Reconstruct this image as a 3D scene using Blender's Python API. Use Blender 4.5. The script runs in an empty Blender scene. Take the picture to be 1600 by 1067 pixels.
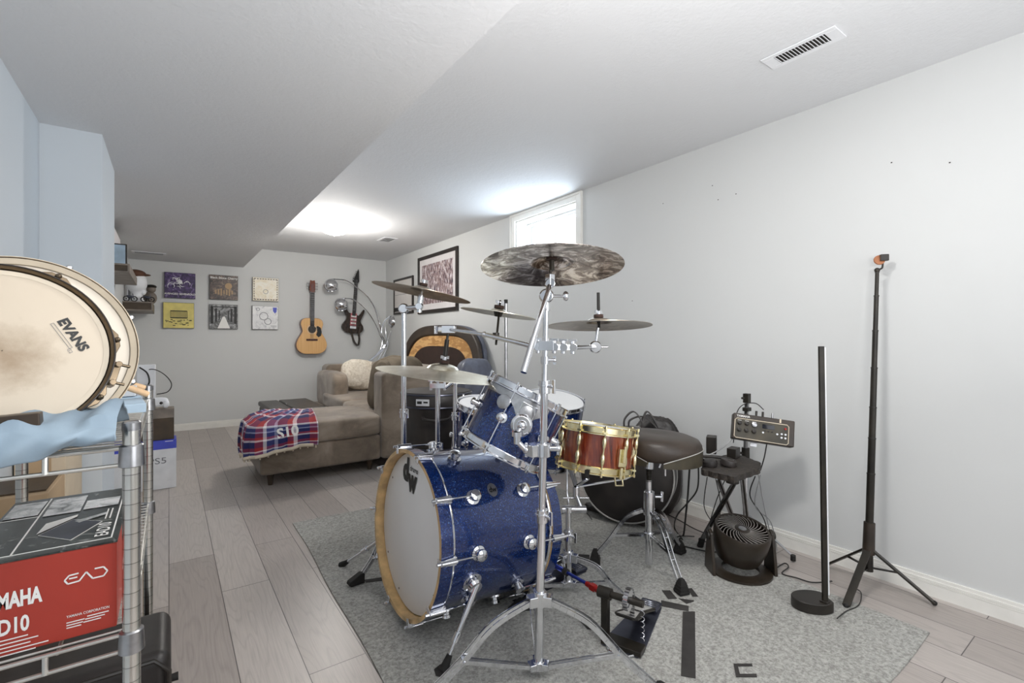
import bpy, math, random
from mathutils import Vector as V, Matrix as MX
R = math.radians
SC = bpy.context.scene
COL = SC.collection

# ------------------------------------------------------------------ camera
FPX, HC = 750.0, 1.13                       # focal length in pixels of a 1600 wide frame, lens height
TH = math.atan((800 - 264) / FPX)
SN, CS = math.sin(TH), math.cos(TH)
cd = bpy.data.cameras.new('camera')
cd.sensor_width = 36; cd.lens = FPX / 1600 * 36; cd.shift_y = -3.5 / 1600
cd.clip_start = 0.02
cam = bpy.data.objects.new('camera', cd); COL.objects.link(cam)
cam.location = (0, 0, HC); cam.rotation_euler = (R(90), 0, -TH)
SC.camera = cam

# ------------------------------------------------------------------ light
SC.view_settings.view_transform = 'Standard'; SC.view_settings.look = 'None'
SC.view_settings.gamma = 1; SC.view_settings.use_curve_mapping = False
SC.view_settings.exposure = 0.42
SC.cycles.use_denoising = True
SC.cycles.max_bounces = 8; SC.cycles.diffuse_bounces = 5
w = bpy.data.worlds.new('sky'); SC.world = w; w.use_nodes = True
w.node_tree.nodes['Background'].inputs[0].default_value = (0.80, 0.90, 1.0, 1)
w.node_tree.nodes['Background'].inputs[1].default_value = 1.5
def area(name, loc, rot, sx, sy, power, col):
    l = bpy.data.lights.new(name, 'AREA'); l.shape = 'RECTANGLE'; l.size = sx; l.size_y = sy
    l.energy = power; l.color = col
    o = bpy.data.objects.new(name, l); COL.objects.link(o); o.location = loc; o.rotation_euler = rot
    return o
area('window_daylight', (3.06, 3.34, 1.92), (0, R(112), 0), .5, .85, 24, (.74, .87, 1.0))
area('rear_fill', (1.35, -1.45, 1.35), (R(82), 0, 0), 1.9, 1.5, 19, (.93, .96, 1.0))  # added cool fill from behind the camera, no window modelled there
area('ceiling_flash', (1.12, .90, 2.31), (0, 0, 0), .26, .26, 15, (1.0, .985, .96))
area('flash_up', (.80, -.2, 1.35), (R(150), 0, R(-6)), .5, .5, 27, (1.0, .99, .98))
pl = bpy.data.lights.new('ceiling_lamp_bulb', 'POINT'); pl.energy = 28; pl.color = (1.0, .97, .92); pl.shadow_soft_size = .07
po = bpy.data.objects.new('ceiling_lamp_bulb', pl); COL.objects.link(po); po.location = (1.39, 5.1, 2.16)

# ------------------------------------------------------------------ measuring helpers (photo ray -> world point at a known plane)
def Wd(px, py, d):
    u = (px - 800) / FPX
    return V((d * (SN + u * CS), d * (CS - u * SN), HC - (py - 530) * d / FPX))
def Wz(px, py, z=0.0): return Wd(px, py, (HC - z) * FPX / (py - 530))
def Wx(px, py, X): u = (px - 800) / FPX; return Wd(px, py, X / (SN + u * CS))
def Wy(px, py, Y): u = (px - 800) / FPX; return Wd(px, py, Y / (CS - u * SN))
CR = V((CS, -SN, 0)); CF = V((SN, CS, 0)); UP = V((0, 0, 1))

# ------------------------------------------------------------------ materials
def lin(c): return tuple(((x / 12.92) if x <= .04045 else ((x + .055) / 1.055) ** 2.4) for x in (v / 255 for v in c)) + (1,)
class NT:
    def __init__(s, name):
        s.m = bpy.data.materials.new(name); s.m.use_nodes = True; s.t = s.m.node_tree
        s.b = s.t.nodes['Principled BSDF']
    def n(s, ty, **kw):
        o = s.t.nodes.new(ty)
        for k, v in kw.items():
            if k.startswith('i_'): o.inputs[k[2:].replace('_', ' ')].default_value = v
            else: setattr(o, k, v)
        return o
    def l(s, a, b): s.t.links.new(a, b)
    def tc(s, kind='Object', scale=(1, 1, 1), rot=(0, 0, 0), loc=(0, 0, 0)):
        t = s.n('ShaderNodeTexCoord'); mp = s.n('ShaderNodeMapping')
        mp.inputs['Scale'].default_value = scale; mp.inputs['Rotation'].default_value = rot; mp.inputs['Location'].default_value = loc
        s.l(t.outputs[kind], mp.inputs['Vector']); return mp.outputs['Vector']
    def noise(s, vec, scale, detail=4, rough=.5, dist=0):
        o = s.n('ShaderNodeTexNoise'); o.inputs['Scale'].default_value = scale; o.inputs['Detail'].default_value = detail
        o.inputs['Roughness'].default_value = rough; o.inputs['Distortion'].default_value = dist
        s.l(vec, o.inputs['Vector']); return o.outputs['Fac']
    def ramp(s, fac, stops, interp='LINEAR'):
        o = s.n('ShaderNodeValToRGB'); o.color_ramp.interpolation = interp; e = o.color_ramp.elements
        while len(e) < len(stops): e.new(.5)
        for k, (p, c) in enumerate(stops): e[k].position = p; e[k].color = c if len(c) == 4 else lin(c)
        s.l(fac, o.inputs[0]); return o.outputs[0]
    def mix(s, fac, a, b, mode='MIX'):
        o = s.n('ShaderNodeMix', data_type='RGBA', blend_type=mode)
        for sock, v in ((o.inputs[0], fac), (o.inputs[6], a), (o.inputs[7], b)):
            if hasattr(v, 'links'): s.l(v, sock)
            elif isinstance(v, (int, float)): sock.default_value = v
            else: sock.default_value = v if len(v) == 4 else lin(v)
        return o.outputs[2]
    def math(s, op, a, b=0.0, c=0.0):
        o = s.n('ShaderNodeMath', operation=op)
        for i, v in enumerate((a, b, c)):
            if hasattr(v, 'links'): s.l(v, o.inputs[i])
            else: o.inputs[i].default_value = v
        return o.outputs[0]
    def bump(s, h, strength, dist=.002):
        o = s.n('ShaderNodeBump'); o.inputs['Strength'].default_value = strength; o.inputs['Distance'].default_value = dist
        s.l(h, o.inputs['Height']); s.l(o.outputs[0], s.b.inputs['Normal'])
    def base(s, c):
        if hasattr(c, 'links'): s.l(c, s.b.inputs['Base Color'])
        else: s.b.inputs['Base Color'].default_value = lin(c)
    def setp(s, rough=.5, metal=0., **kw):
        s.b.inputs['Roughness'].default_value = rough; s.b.inputs['Metallic'].default_value = metal
        for k, v in kw.items(): s.b.inputs[k].default_value = v
        return s
def plain(name, c, rough=.5, metal=0., var=.06, vs=12., bump=0., bs=200., **kw):
    """a surface of one colour with slight procedural variation"""
    t = NT(name); v = t.tc()
    f = t.noise(v, vs, 3)
    c2 = tuple(max(0, x * (1 - var * 2)) for x in c); c3 = tuple(min(255, x * (1 + var)) for x in c)
    t.base(t.ramp(f, [(.3, c2), (.7, c3)])); t.setp(rough, metal, **kw)
    if bump: t.bump(t.noise(v, bs, 2), bump)
    return t.m
M = {}
def wall_paint(name, c):
    t = NT(name); v = t.tc(); t.base(t.ramp(t.noise(v, 1.2, 2), [(.3, tuple(x - 3 for x in c)), (.7, c)])); t.setp(.62)
    t.bump(t.noise(v, 160, 2), .05); return t.m
M['wall'] = wall_paint('wall_paint', (212, 213, 212))
M['wall_blue'] = wall_paint('blue_wall_paint', (206, 213, 219))
t = NT('ceiling_paint'); v = t.tc(); t.base((222, 223, 225)); t.setp(.8)
t.bump(t.math('ADD', t.noise(v, 75, 3), t.noise(v, 22, 2)), .30, .004); M['ceil'] = t.m
M['trim'] = plain('white_trim_paint', (238, 236, 230), .4, var=.01)
M['white'] = plain('white_plastic', (232, 233, 236), .4, var=.01)
M['chrome'] = plain('chrome', (225, 226, 230), .10, 1, var=.02)
M['steel'] = plain('brushed_steel', (176, 176, 178), .28, 1, var=.06, vs=40)
M['gold'] = plain('brass_plating', (246, 230, 186), .22, 1, var=.06)
M['black'] = plain('black_plastic', (38, 33, 28), .42, var=.15)
M['blackm'] = plain('matte_black_metal', (44, 40, 34), .38, .3, var=.15)
M['rubber'] = plain('black_rubber', (26, 24, 22), .75, var=.2)
M['tape'] = plain('black_cloth_tape', (52, 49, 47), .8, var=.1, bump=.2, bs=500)
M['dark_hoop'] = plain('dark_bronze_metal', (112, 98, 80), .28, .9, var=.12)
M['leather'] = plain('dark_brown_leather', (56, 46, 38), .42, var=.15, vs=6, bump=.25, bs=120)
M['darkleather'] = plain('black_leather', (38, 34, 32), .38, var=.15, bump=.2, bs=160)
M['nylon'] = plain('black_nylon', (46, 41, 39), .45, var=.2, vs=5, bump=.35, bs=18)
M['piping'] = plain('grey_piping', (170, 168, 164), .5)
M['felt'] = plain('dark_brown_felt', (52, 36, 30), .9)
M['olive'] = plain('dark_vinyl_band', (64, 58, 44), .45, var=.15)
M['tan'] = plain('cardboard', (186, 158, 124), .8, var=.05, vs=3)
M['cream_card'] = plain('cream_cardboard', (214, 196, 170), .8, var=.04, vs=3)
M['paper'] = plain('white_paper', (225, 226, 228), .6, var=.02)
M['redink'] = plain('red_card_print', (166, 54, 40), .45, var=.05, vs=3)
M['whiteink'] = plain('white_ink', (240, 238, 234), .5, var=.01)
M['blackink'] = plain('black_ink', (22, 22, 22), .5, var=.01)
M['greyink'] = plain('grey_ink', (120, 122, 126), .5, var=.01)
M['blueink'] = plain('blue_card_print', (70, 82, 196), .45, var=.04)
M['paleblue'] = plain('pale_blue_paper', (176, 198, 216), .7, var=.05)
M['red'] = plain('red_anodised', (160, 30, 26), .3, .4)
M['blueshaft'] = plain('blue_anodised', (46, 62, 150), .25, .6)
M['cable'] = plain('black_cable', (30, 28, 26), .5)
M['greycable'] = plain('grey_cable', (150, 150, 150), .5)
M['maple'] = plain('maple_ply', (206, 172, 122), .4, var=.08, vs=20)
M['stickwood'] = plain('hickory_stick', (222, 186, 146), .5, var=.05, vs=30)
M['darkwood'] = plain('espresso_wood', (72, 58, 44), .4, var=.2, vs=8)
M['shelfgrey'] = plain('grey_brown_laminate', (128, 118, 108), .5, var=.08)
M['shelfdark'] = plain('dark_brown_laminate', (70, 55, 38), .5, var=.1)
M['frame'] = plain('black_frame_wood', (36, 28, 24), .35, var=.15)
M['mat'] = plain('picture_mount', (216, 212, 212), .7, var=.01)
M['creamhoop'] = plain('cream_hoop', (214, 200, 178), .35, var=.04)
M['glass_dark'] = plain('dark_display_glass', (14, 16, 26), .1)
M['grille'] = plain('black_fan_plastic', (48, 40, 32), .35, var=.1)
M['gunmetal'] = plain('gunmetal_plate', (78, 80, 92), .3, .7, var=.1)
M['blueboard'] = plain('blue_grey_plate', (88, 96, 130), .35, .3, var=.1)
M['greyunder'] = plain('blue_grey_vinyl', (98, 102, 116), .45, var=.08)
M['copper'] = plain('copper_magnet', (190, 130, 96), .3, .7)
M['amber'] = plain('brown_tortoise', (70, 30, 20), .3)
M['skincap'] = plain('brown_cap', (92, 60, 44), .8)

def head_mat(name, c, stain):
    t = NT(name); v = t.tc()
    f = t.noise(v, 3, 3); col = t.ramp(f, [(.3, tuple(x - 7 for x in c)), (.7, c)])
    if stain:
        g = t.n('ShaderNodeVectorMath', operation='DISTANCE'); t.l(v, g.inputs[0]); g.inputs[1].default_value = stain
        d = t.math('ADD', g.outputs['Value'], t.math('MULTIPLY', t.math('SUBTRACT', t.noise(v, 26, 5, .7), .5), .08))
        col = t.mix(t.ramp(d, [(0.005, (.80, .80, .80, 1)), (.075, (0, 0, 0, 1))]), col, (140, 116, 88))
    t.base(col); t.setp(.5); t.bump(t.noise(v, 600, 2), .1, .0005); return t.m
M['head_white'] = head_mat('coated_drum_head', (236, 236, 236), None)
M['head_plain'] = head_mat('smooth_white_head', (222, 222, 226), None)
M['head_cream'] = head_mat('cream_drum_head', (226, 216, 200), None)

t = NT('blue_sparkle_shell'); v = t.tc()
vo = t.n('ShaderNodeTexVoronoi', feature='F1'); vo.inputs['Scale'].default_value = 420; t.l(v, vo.inputs['Vector'])
sp = t.ramp(vo.outputs['Color'], [(.0, (2, 20, 62)), (.55, (4, 34, 94)), (.86, (14, 66, 140)), (.97, (140, 184, 225))])
t.base(t.mix(t.ramp(t.noise(v, 5, 2), [(.35, (0, 0, 0, 1)), (.65, (1, 1, 1, 1))]), sp, t.mix(.5, sp, (4, 30, 86))))
t.setp(.22, .35); t.b.inputs['Coat Weight'].default_value = 1; t.b.inputs['Coat Roughness'].default_value = .03; M['sparkle'] = t.m

t = NT('mahogany_gloss'); v = t.tc(scale=(30, 30, 1.2)); f = t.noise(v, 2.2, 4, .6, .4)
t.base(t.ramp(f, [(.3, (70, 18, 10)), (.5, (122, 48, 24)), (.72, (160, 84, 44))])); t.setp(.18); t.b.inputs['Coat Weight'].default_value = .8; M['mahogany'] = t.m

t = NT('oak_veneer'); v = t.tc(scale=(1, 4, 12)); wv = t.n('ShaderNodeTexWave'); wv.inputs['Scale'].default_value = 1.6; wv.inputs['Distortion'].default_value = 9; wv.inputs['Detail'].default_value = 3
t.l(v, wv.inputs['Vector']); t.base(t.ramp(wv.outputs['Fac'], [(.1, (176, 130, 78)), (.7, (210, 168, 112))])); t.setp(.35); M['oak'] = t.m

t = NT('spruce_top'); v = t.tc(scale=(60, 60, 1)); t.base(t.ramp(t.noise(v, 2, 3), [(.3, (214, 164, 104)), (.7, (232, 188, 130))])); t.setp(.25); M['spruce'] = t.m

def cymbal_mat(name, dark, light, scale=1.0, rough=.24, blot=.5):
    t = NT(name); v = t.tc()
    g = t.n('ShaderNodeTexGradient', gradient_type='RADIAL'); t.l(v, g.inputs['Vector'])
    ln = t.n('ShaderNodeVectorMath', operation='LENGTH'); t.l(v, ln.inputs[0])
    h = t.noise(v, 16 * scale, 6, .75, 1.6)
    cx = t.n('ShaderNodeCombineXYZ'); t.l(ln.outputs['Value'], cx.inputs[0]); rings = t.noise(cx.outputs[0], 420, 2)
    c = t.ramp(h, [(.5 - blot * .5, dark), (.5, tuple((a + b) / 2 for a, b in zip(dark, light))), (.5 + blot * .3, light)])
    t.base(c); t.setp(rough, 1.0)
    t.bump(t.math('ADD', t.math('MULTIPLY', rings, .35), t.math('MULTIPLY', h, 1.2)), .22, .003); return t.m
M['cym_dark'] = cymbal_mat('dark_hammered_bronze', (84, 66, 54), (240, 230, 222), .8, .20, .22)
M['cym_grey'] = cymbal_mat('grey_bronze', (134, 122, 108), (190, 178, 162), .6, .28)
M['cym_lite'] = cymbal_mat('pale_bronze', (206, 198, 178), (240, 236, 222), .5, .3)

# laminate planks running away from the camera, with cathedral grain
t = NT('grey_laminate_planks'); v = t.tc(rot=(0, 0, R(90)))
br = t.n('ShaderNodeTexBrick'); br.offset = .37; br.offset_frequency = 2
for k, x in (('Scale', 1.0), ('Brick Width', 1.25), ('Row Height', .192), ('Mortar Size', .0016), ('Mortar Smooth', .0)): br.inputs[k].default_value = x
br.inputs['Color1'].default_value = (0, 0, 0, 1); br.inputs['Color2'].default_value = (1, 1, 1, 1); br.inputs['Mortar'].default_value = (.5, .5, .5, 1)
t.l(v, br.inputs['Vector'])
off = t.n('ShaderNodeVectorMath', operation='MULTIPLY_ADD'); t.l(br.outputs['Color'], off.inputs[0]); off.inputs[1].default_value = (37, 11, 3); 
sc2 = t.n('ShaderNodeVectorMath', operation='MULTIPLY'); t.l(v, sc2.inputs[0]); sc2.inputs[1].default_value = (.8, 7.0, 1)
t.l(sc2.outputs[0], off.inputs[2])
nz = t.noise(off.outputs[0], 1.3, 2, .4, .2)
lines = t.math('FRACT', t.math('MULTIPLY', nz, 17.0)); tri = t.math('ABSOLUTE', t.math('SUBTRACT', lines, .5))
fine = t.n('ShaderNodeVectorMath', operation='MULTIPLY'); t.l(v, fine.inputs[0]); fine.inputs[1].default_value = (3, 90, 1)
fn = t.noise(fine.outputs[0], 2.0, 4, .6)
tone = t.ramp(br.outputs['Color'], [(0, (166, 157, 151)), (.5, (178, 169, 163)), (1, (190, 182, 176))])
grain = t.ramp(tri, [(.0, (.62, .62, .62, 1)), (.22, (1, 1, 1, 1)), (.5, (1.0, 1.0, 1.0, 1))])
c = t.mix(.30, tone, grain, 'MULTIPLY'); c = t.mix(.35, c, t.ramp(fn, [(.3, (.55, .55, .55, 1)), (.65, (1, 1, 1, 1))]), 'MULTIPLY')
c = t.mix(br.outputs['Fac'], c, (84, 78, 76)); t.base(c); t.setp(.34); t.bump(t.math('MULTIPLY', tri, 1.0), .08, .001); M['planks'] = t.m

t = NT('grey_short_pile_rug'); v = t.tc()
a = t.ramp(t.noise(v, 85, 4, .7, .4), [(.36, (142, 140, 135)), (.5, (170, 169, 164)), (.66, (196, 195, 190))])
b = t.ramp(t.noise(v, 1.6, 3), [(.35, (.90, .90, .89, 1)), (.65, (1, 1, 1, 1))]); t.base(t.mix(1.0, a, b, 'MULTIPLY')); t.setp(.95)
t.bump(t.noise(v, 260, 3, .7), .7, .006); M['rug'] = t.m

t = NT('taupe_velvet'); v = t.tc(); f = t.noise(v, 3.4, 5, .62, .7)
t.base(t.ramp(f, [(.3, (96, 84, 71)), (.5, (126, 112, 97)), (.72, (158, 144, 129))])); t.setp(.8); t.b.inputs['Sheen Weight'].default_value = .4
t.bump(t.noise(v, 9, 4), .35, .01); M['velvet'] = t.m
t = NT('brown_corduroy'); v = t.tc(); t.base(t.ramp(t.noise(v, 5, 4), [(.3, (82, 72, 58)), (.7, (116, 104, 88))])); t.setp(.9); t.bump(t.noise(v, 14, 3), .4, .012); M['brownfab'] = t.m
t = NT('cream_throw_fabric'); v = t.tc(); t.base(t.ramp(t.noise(v, 22, 4, .6, 1.5), [(.35, (196, 184, 166)), (.6, (228, 220, 206))])); t.setp(.85); t.bump(t.noise(v, 30, 4, .6, 1.2), .5, .01); M['creamfab'] = t.m
t = NT('dusty_blue_cotton'); v = t.tc(); t.base(t.ramp(t.noise(v, 5, 4), [(.3, (120, 138, 154)), (.7, (152, 170, 184))])); t.setp(.85); t.bump(t.noise(v, 60, 3), .15, .002); M['bluecloth'] = t.m

t = NT('plaid_fleece'); v = t.tc('UV')
sx = t.n('ShaderNodeSeparateXYZ'); t.l(v, sx.inputs[0])
def stripes(ax, n, ph):
    f = t.math('FRACT', t.math('ADD', t.math('MULTIPLY', sx.outputs[ax], n), ph))
    return t.ramp(f, [(0, (30, 34, 84)), (.24, (150, 40, 44)), (.38, (232, 228, 230)), (.44, (60, 66, 120)), (.58, (170, 176, 206)), (.64, (30, 36, 88)), (.82, (166, 50, 52)), (.92, (236, 226, 228))], 'CONSTANT')
t.base(t.mix(.5, stripes(0, 2.3, .1), stripes(1, 2.3, .35))); t.setp(.9); M['plaid'] = t.m

def blotch(name, cols, scale, dist=1.5, rough=.4, vscale=(1, 1, 1)):
    t = NT(name); v = t.tc(scale=vscale); n = len(cols)
    f = t.noise(v, scale, 6, .65, dist)
    t.base(t.ramp(f, [(.28 + .44 * k / max(1, n - 1), c) for k, c in enumerate(cols)])); t.setp(rough); return t.m
M['art_purple'] = blotch('purple_sleeve_print', [(24, 14, 40), (44, 26, 70), (84, 58, 118), (196, 184, 210)], 16)
M['art_black'] = blotch('sepia_sleeve_print', [(34, 30, 30), (58, 50, 48), (110, 92, 82), (190, 170, 150)], 22)
M['art_cream'] = blotch('cream_sleeve_print', [(196, 176, 140), (228, 216, 190), (240, 234, 220), (236, 228, 206)], 9)
M['art_yellow'] = plain('yellow_sleeve_print', (222, 206, 116), .4, var=.04)
M['art_grey'] = blotch('monochrome_sleeve_print', [(32, 32, 32), (84, 84, 84), (150, 150, 150), (205, 205, 205)], 14)
M['art_white'] = blotch('white_sleeve_print', [(150, 150, 155), (222, 222, 224), (236, 236, 236), (240, 240, 240)], 12)
M['art_crowd'] = blotch('crowd_picture', [(24, 22, 36), (60, 54, 74), (140, 110, 106), (232, 228, 232), (48, 44, 66)], 15, .5, .4, (1, 3.4, 1))
M['art_pale'] = blotch('pale_picture', [(212, 206, 202), (222, 218, 214)], 4)
M['art_box'] = blotch('dark_box_print', [(26, 28, 28), (40, 44, 42), (60, 64, 60), (150, 150, 148)], 16, 2.5, .25)
M['art_slab'] = blotch('grey_product_print', [(80, 84, 84), (170, 172, 172), (230, 230, 230), (120, 60, 56)], 30, 1.0, .3)
M['tabletop'] = blotch('scratched_black_board', [(24, 20, 18), (44, 38, 34), (80, 72, 62)], 60, 1, .6)
M['gtr_body'] = blotch('dark_walnut_guitar', [(26, 18, 14), (46, 32, 24), (60, 44, 32)], 10, 1, .2, (6, 1, 1))
M['headstock'] = plain('reddish_headstock', (120, 54, 26), .2)
M['pinkpick'] = plain('rose_pickups', (176, 96, 104), .3)
t = NT('lamp_glass_glow'); t.base((255, 250, 240)); t.setp(.3); t.b.inputs['Emission Color'].default_value = (1, .97, .92, 1); t.b.inputs['Emission Strength'].default_value = 9.0; M['glow'] = t.m
t = NT('window_glass'); tr_ = t.n('ShaderNodeBsdfTransparent'); gl_ = t.n('ShaderNodeBsdfGlossy'); gl_.inputs['Roughness'].default_value = .02; mx_s = t.n('ShaderNodeMixShader'); mx_s.inputs[0].default_value = .05
t.l(tr_.outputs[0], mx_s.inputs[1]); t.l(gl_.outputs[0], mx_s.inputs[2]); t.l(mx_s.outputs[0], t.t.nodes['Material Output'].inputs['Surface']); M['glass'] = t.m
t = NT('galvanised_post'); v = t.tc()
sx = t.n('ShaderNodeSeparateXYZ'); t.l(v, sx.inputs[0]); f = t.math('FRACT', t.math('MULTIPLY', sx.outputs[2], 40.0))
t.base(t.ramp(f, [(0, (110, 108, 104)), (.09, (216, 214, 208)), (1, (208, 206, 200))])); t.setp(.22, 1); M['post'] = t.m
M['wire'] = plain('zinc_wire', (214, 212, 206), .3, .9, var=.03)

# ------------------------------------------------------------------ mesh builder
def frame(o, z, x=None, up=None):
    z = V(z).normalized()
    x = V(x) if x is not None else (V((1, 0, 0)) if abs(z.x) < .9 else V((0, 1, 0)))
    x = (x - z * x.dot(z)).normalized(); y = z.cross(x)
    return MX(((x.x, y.x, z.x, o[0]), (x.y, y.y, z.y, o[1]), (x.z, y.z, z.z, o[2]), (0, 0, 0, 1)))
def rotz(a, o=(0, 0, 0)): return MX.Translation(V(o)) @ MX.Rotation(R(a), 4, 'Z')
ORG = {}
def origin(p): 
    while p is not None:
        if p.name in ORG: return ORG[p.name]
        p = p.parent
    return V((0, 0, 0))
def thing(name, label, cat, loc=(0, 0, 0), group=None):
    o = bpy.data.objects.new(name, None); COL.objects.link(o); o.empty_display_size = .05
    o.location = loc; ORG[o.name] = V(loc); o['label'] = label; o['category'] = cat
    if group: o['group'] = group
    return o
class MB:
    def __init__(s, mx=None): s.v = []; s.f = []; s.m = []; s.mx = mx or MX.Identity(4); s.mi = 0; s.uv = None
    def add(s, vs, fs):
        k = len(s.v); s.v += [s.mx @ V(p) for p in vs]; s.f += [tuple(i + k for i in q) for q in fs]; s.m += [s.mi] * len(fs); return s
    def box(s, c, d, rot=None):
        x, y, z = (q / 2 for q in d); P = [V((a * x, b * y, e * z)) for a in (-1, 1) for b in (-1, 1) for e in (-1, 1)]
        if rot is not None: P = [rot @ p for p in P]
        P = [p + V(c) for p in P]
        return s.add(P, [(0, 1, 3, 2), (4, 6, 7, 5), (0, 4, 5, 1), (2, 3, 7, 6), (0, 2, 6, 4), (1, 5, 7, 3)])
    def bb(s, lo, hi): return s.box([(a + b) / 2 for a, b in zip(lo, hi)], [abs(b - a) for a, b in zip(lo, hi)])
    def bar(s, a, b, wd, ht, upv=(0, 0, 1)):
        a, b = V(a), V(b); d = b - a; L = d.length; z = d.normalized(); u = V(upv); u = (u - z * u.dot(z))
        u = u.normalized() if u.length > 1e-4 else V((1, 0, 0)); x = u.cross(z)
        P = [a + x * (i * wd / 2) + u * (j * ht / 2) + z * (k * L) for i in (-1, 1) for j in (-1, 1) for k in (0, 1)]
        return s.add(P, [(0, 1, 3, 2), (4, 6, 7, 5), (0, 4, 5, 1), (2, 3, 7, 6), (0, 2, 6, 4), (1, 5, 7, 3)])
    def lathe(s, prof, n=32, caps=True, fr=None):
        fr = fr or MX.Identity(4); P = []; F = []
        for r, z in prof: P += [fr @ V((r * math.cos(2 * math.pi * i / n), r * math.sin(2 * math.pi * i / n), z)) for i in range(n)]
        for k in range(len(prof) - 1):
            for i in range(n): j = (i + 1) % n; F.append((k * n + i, k * n + j, (k + 1) * n + j, (k + 1) * n + i))
        if caps: 
            if prof[0][0] > 1e-5: F.append(tuple(range(n - 1, -1, -1)))
            if prof[-1][0] > 1e-5: q = (len(prof) - 1) * n; F.append(tuple(range(q, q + n)))
        return s.add(P, F)
    def cyl(s, a, b, r, r2=None, n=16):
        a, b = V(a), V(b); return s.lathe([(r, 0), (r if r2 is None else r2, (b - a).length)], n, True, frame(a, b - a))
    def tube(s, pts, r, n=8, closed=False):
        pts = [V(p) for p in pts]; N = len(pts); P = []; F = []; x = None
        for i, p in enumerate(pts):
            a = pts[(i - 1) % N] if (i or closed) else p; b = pts[(i + 1) % N] if (i < N - 1 or closed) else p
            t_ = (b - a).normalized()
            if x is None: x = t_.orthogonal().normalized()
            x = (x - t_ * x.dot(t_)).normalized(); y = t_.cross(x); rr = r[i] if isinstance(r, (list, tuple)) else r
            P += [p + (x * math.cos(2 * math.pi * k / n) + y * math.sin(2 * math.pi * k / n)) * rr for k in range(n)]
        for i in range(N if closed else N - 1):
            j = (i + 1) % N
            for k in range(n): l = (k + 1) % n; F.append((i * n + k, i * n + l, j * n + l, j * n + k))
        if not closed: F += [tuple(range(n - 1, -1, -1)), tuple(range((N - 1) * n, N * n))]
        return s.add(P, F)
    def sph(s, c, r, n=16, sc=(1, 1, 1)):
        m = max(6, n // 2); prof = [(r * math.sin(math.pi * k / m) + 1e-6, -r * math.cos(math.pi * k / m)) for k in range(m + 1)]
        return s.lathe(prof, n, False, MX.Translation(V(c)) @ MX.Diagonal((*sc, 1)))
    def ring(s, c, z, R0, r, n=48, m=8): 
        fr = frame(c, z); return s.tube([fr @ V((R0 * math.cos(2 * math.pi * i / n), R0 * math.sin(2 * math.pi * i / n), 0)) for i in range(n)], r, m, True)
    def prism(s, poly, h, fr=None):
        fr = fr or MX.Identity(4); n = len(poly)
        P = [fr @ V((x, y, 0)) for x, y in poly] + [fr @ V((x, y, h)) for x, y in poly]
        return s.add(P, [tuple(range(n - 1, -1, -1)), tuple(range(n, 2 * n))] + [(i, (i + 1) % n, n + (i + 1) % n, n + i) for i in range(n)])
    def sq(s, c, d, e=4., n=14, rot=None, wr=0., seed=0):
        """soft box (superquadric) for cushions"""
        rnd = random.Random(seed); ph = [rnd.uniform(0, 6) for _ in range(8)]; P = []; F = []; idx = {}
        def put(i, j, k):
            q = V((2 * i / n - 1, 2 * j / n - 1, 2 * k / n - 1)); m = (abs(q.x) ** e + abs(q.y) ** e + abs(q.z) ** e) ** (1 / e); q = q / m
            w_ = 1 + wr * (math.sin(q.x * 5 + ph[0] + q.z * 3) * math.sin(q.y * 6 + ph[1]) + .5 * math.sin(q.x * 11 + q.y * 9 + ph[2]))
            return V((q.x * d[0] / 2, q.y * d[1] / 2, q.z * d[2] / 2)) * w_
        def vid(i, j, k):
            if (i, j, k) not in idx:
                idx[(i, j, k)] = len(P); p = put(i, j, k); p = (rot @ p if rot is not None else p) + V(c); P.append(p)
            return idx[(i, j, k)]
        for a in range(n):
            for b in range(n):
                for z0, fl in ((0, 1), (n, 0)):
                    for mk in (lambda x, y: (x, y, z0), lambda x, y: (z0, x, y), lambda x, y: (y, z0, x)):
                        q = [vid(*mk(a, b)), vid(*mk(a + 1, b)), vid(*mk(a + 1, b + 1)), vid(*mk(a, b + 1))]
                        F.append(tuple(reversed(q)) if fl else tuple(q))
        return s.add(P, F)
    def grid(s, fn, nu, nv, uv=False):
        P = [fn(i / nu, j / nv) for j in range(nv + 1) for i in range(nu + 1)]; W_ = nu + 1
        F = [(j * W_ + i, j * W_ + i + 1, (j + 1) * W_ + i + 1, (j + 1) * W_ + i) for j in range(nv) for i in range(nu)]
        if uv: s.uv = [(i / nu, j / nv) for j in range(nv + 1) for i in range(nu + 1)]
        return s.add(P, F)
    def text(s, txt, size, fr, h=.0005, bold=0., sx=1.0, align='CENTER', shear=0.):
        c = bpy.data.curves.new('txt', 'FONT'); c.body = txt; c.size = size; c.offset = bold * size; c.align_x = align; c.align_y = 'CENTER'; c.resolution_u = 3; c.shear = shear
        o = bpy.data.objects.new('txt', c); me = bpy.data.meshes.new_from_object(o)
        s.add([fr @ V((p.co.x * sx, p.co.y, h)) for p in me.vertices], [tuple(q.vertices) for q in me.polygons])
        bpy.data.objects.remove(o); bpy.data.curves.remove(c); bpy.data.meshes.remove(me); return s
    def build(s, name, mat, parent=None, bevel=0., seg=2, ang=38, solid=0., loc=None, sub=0):
        o_ = origin(parent) if parent else (V(loc) if loc is not None else V((0, 0, 0)))
        me = bpy.data.meshes.new(name); me.from_pydata([p - o_ for p in s.v], [], s.f)
        for m_ in (mat if isinstance(mat, (list, tuple)) else [mat]): me.materials.append(M[m_] if isinstance(m_, str) else m_)
        me.polygons.foreach_set('use_smooth', [True] * len(me.polygons)); me.polygons.foreach_set('material_index', s.m)
        if s.uv:
            ul = me.uv_layers.new(name='UVMap')
            for l in me.loops: ul.data[l.index].uv = s.uv[l.vertex_index]
        me.update(); me.set_sharp_from_angle(angle=R(ang))
        o = bpy.data.objects.new(name, me); COL.objects.link(o)
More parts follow.
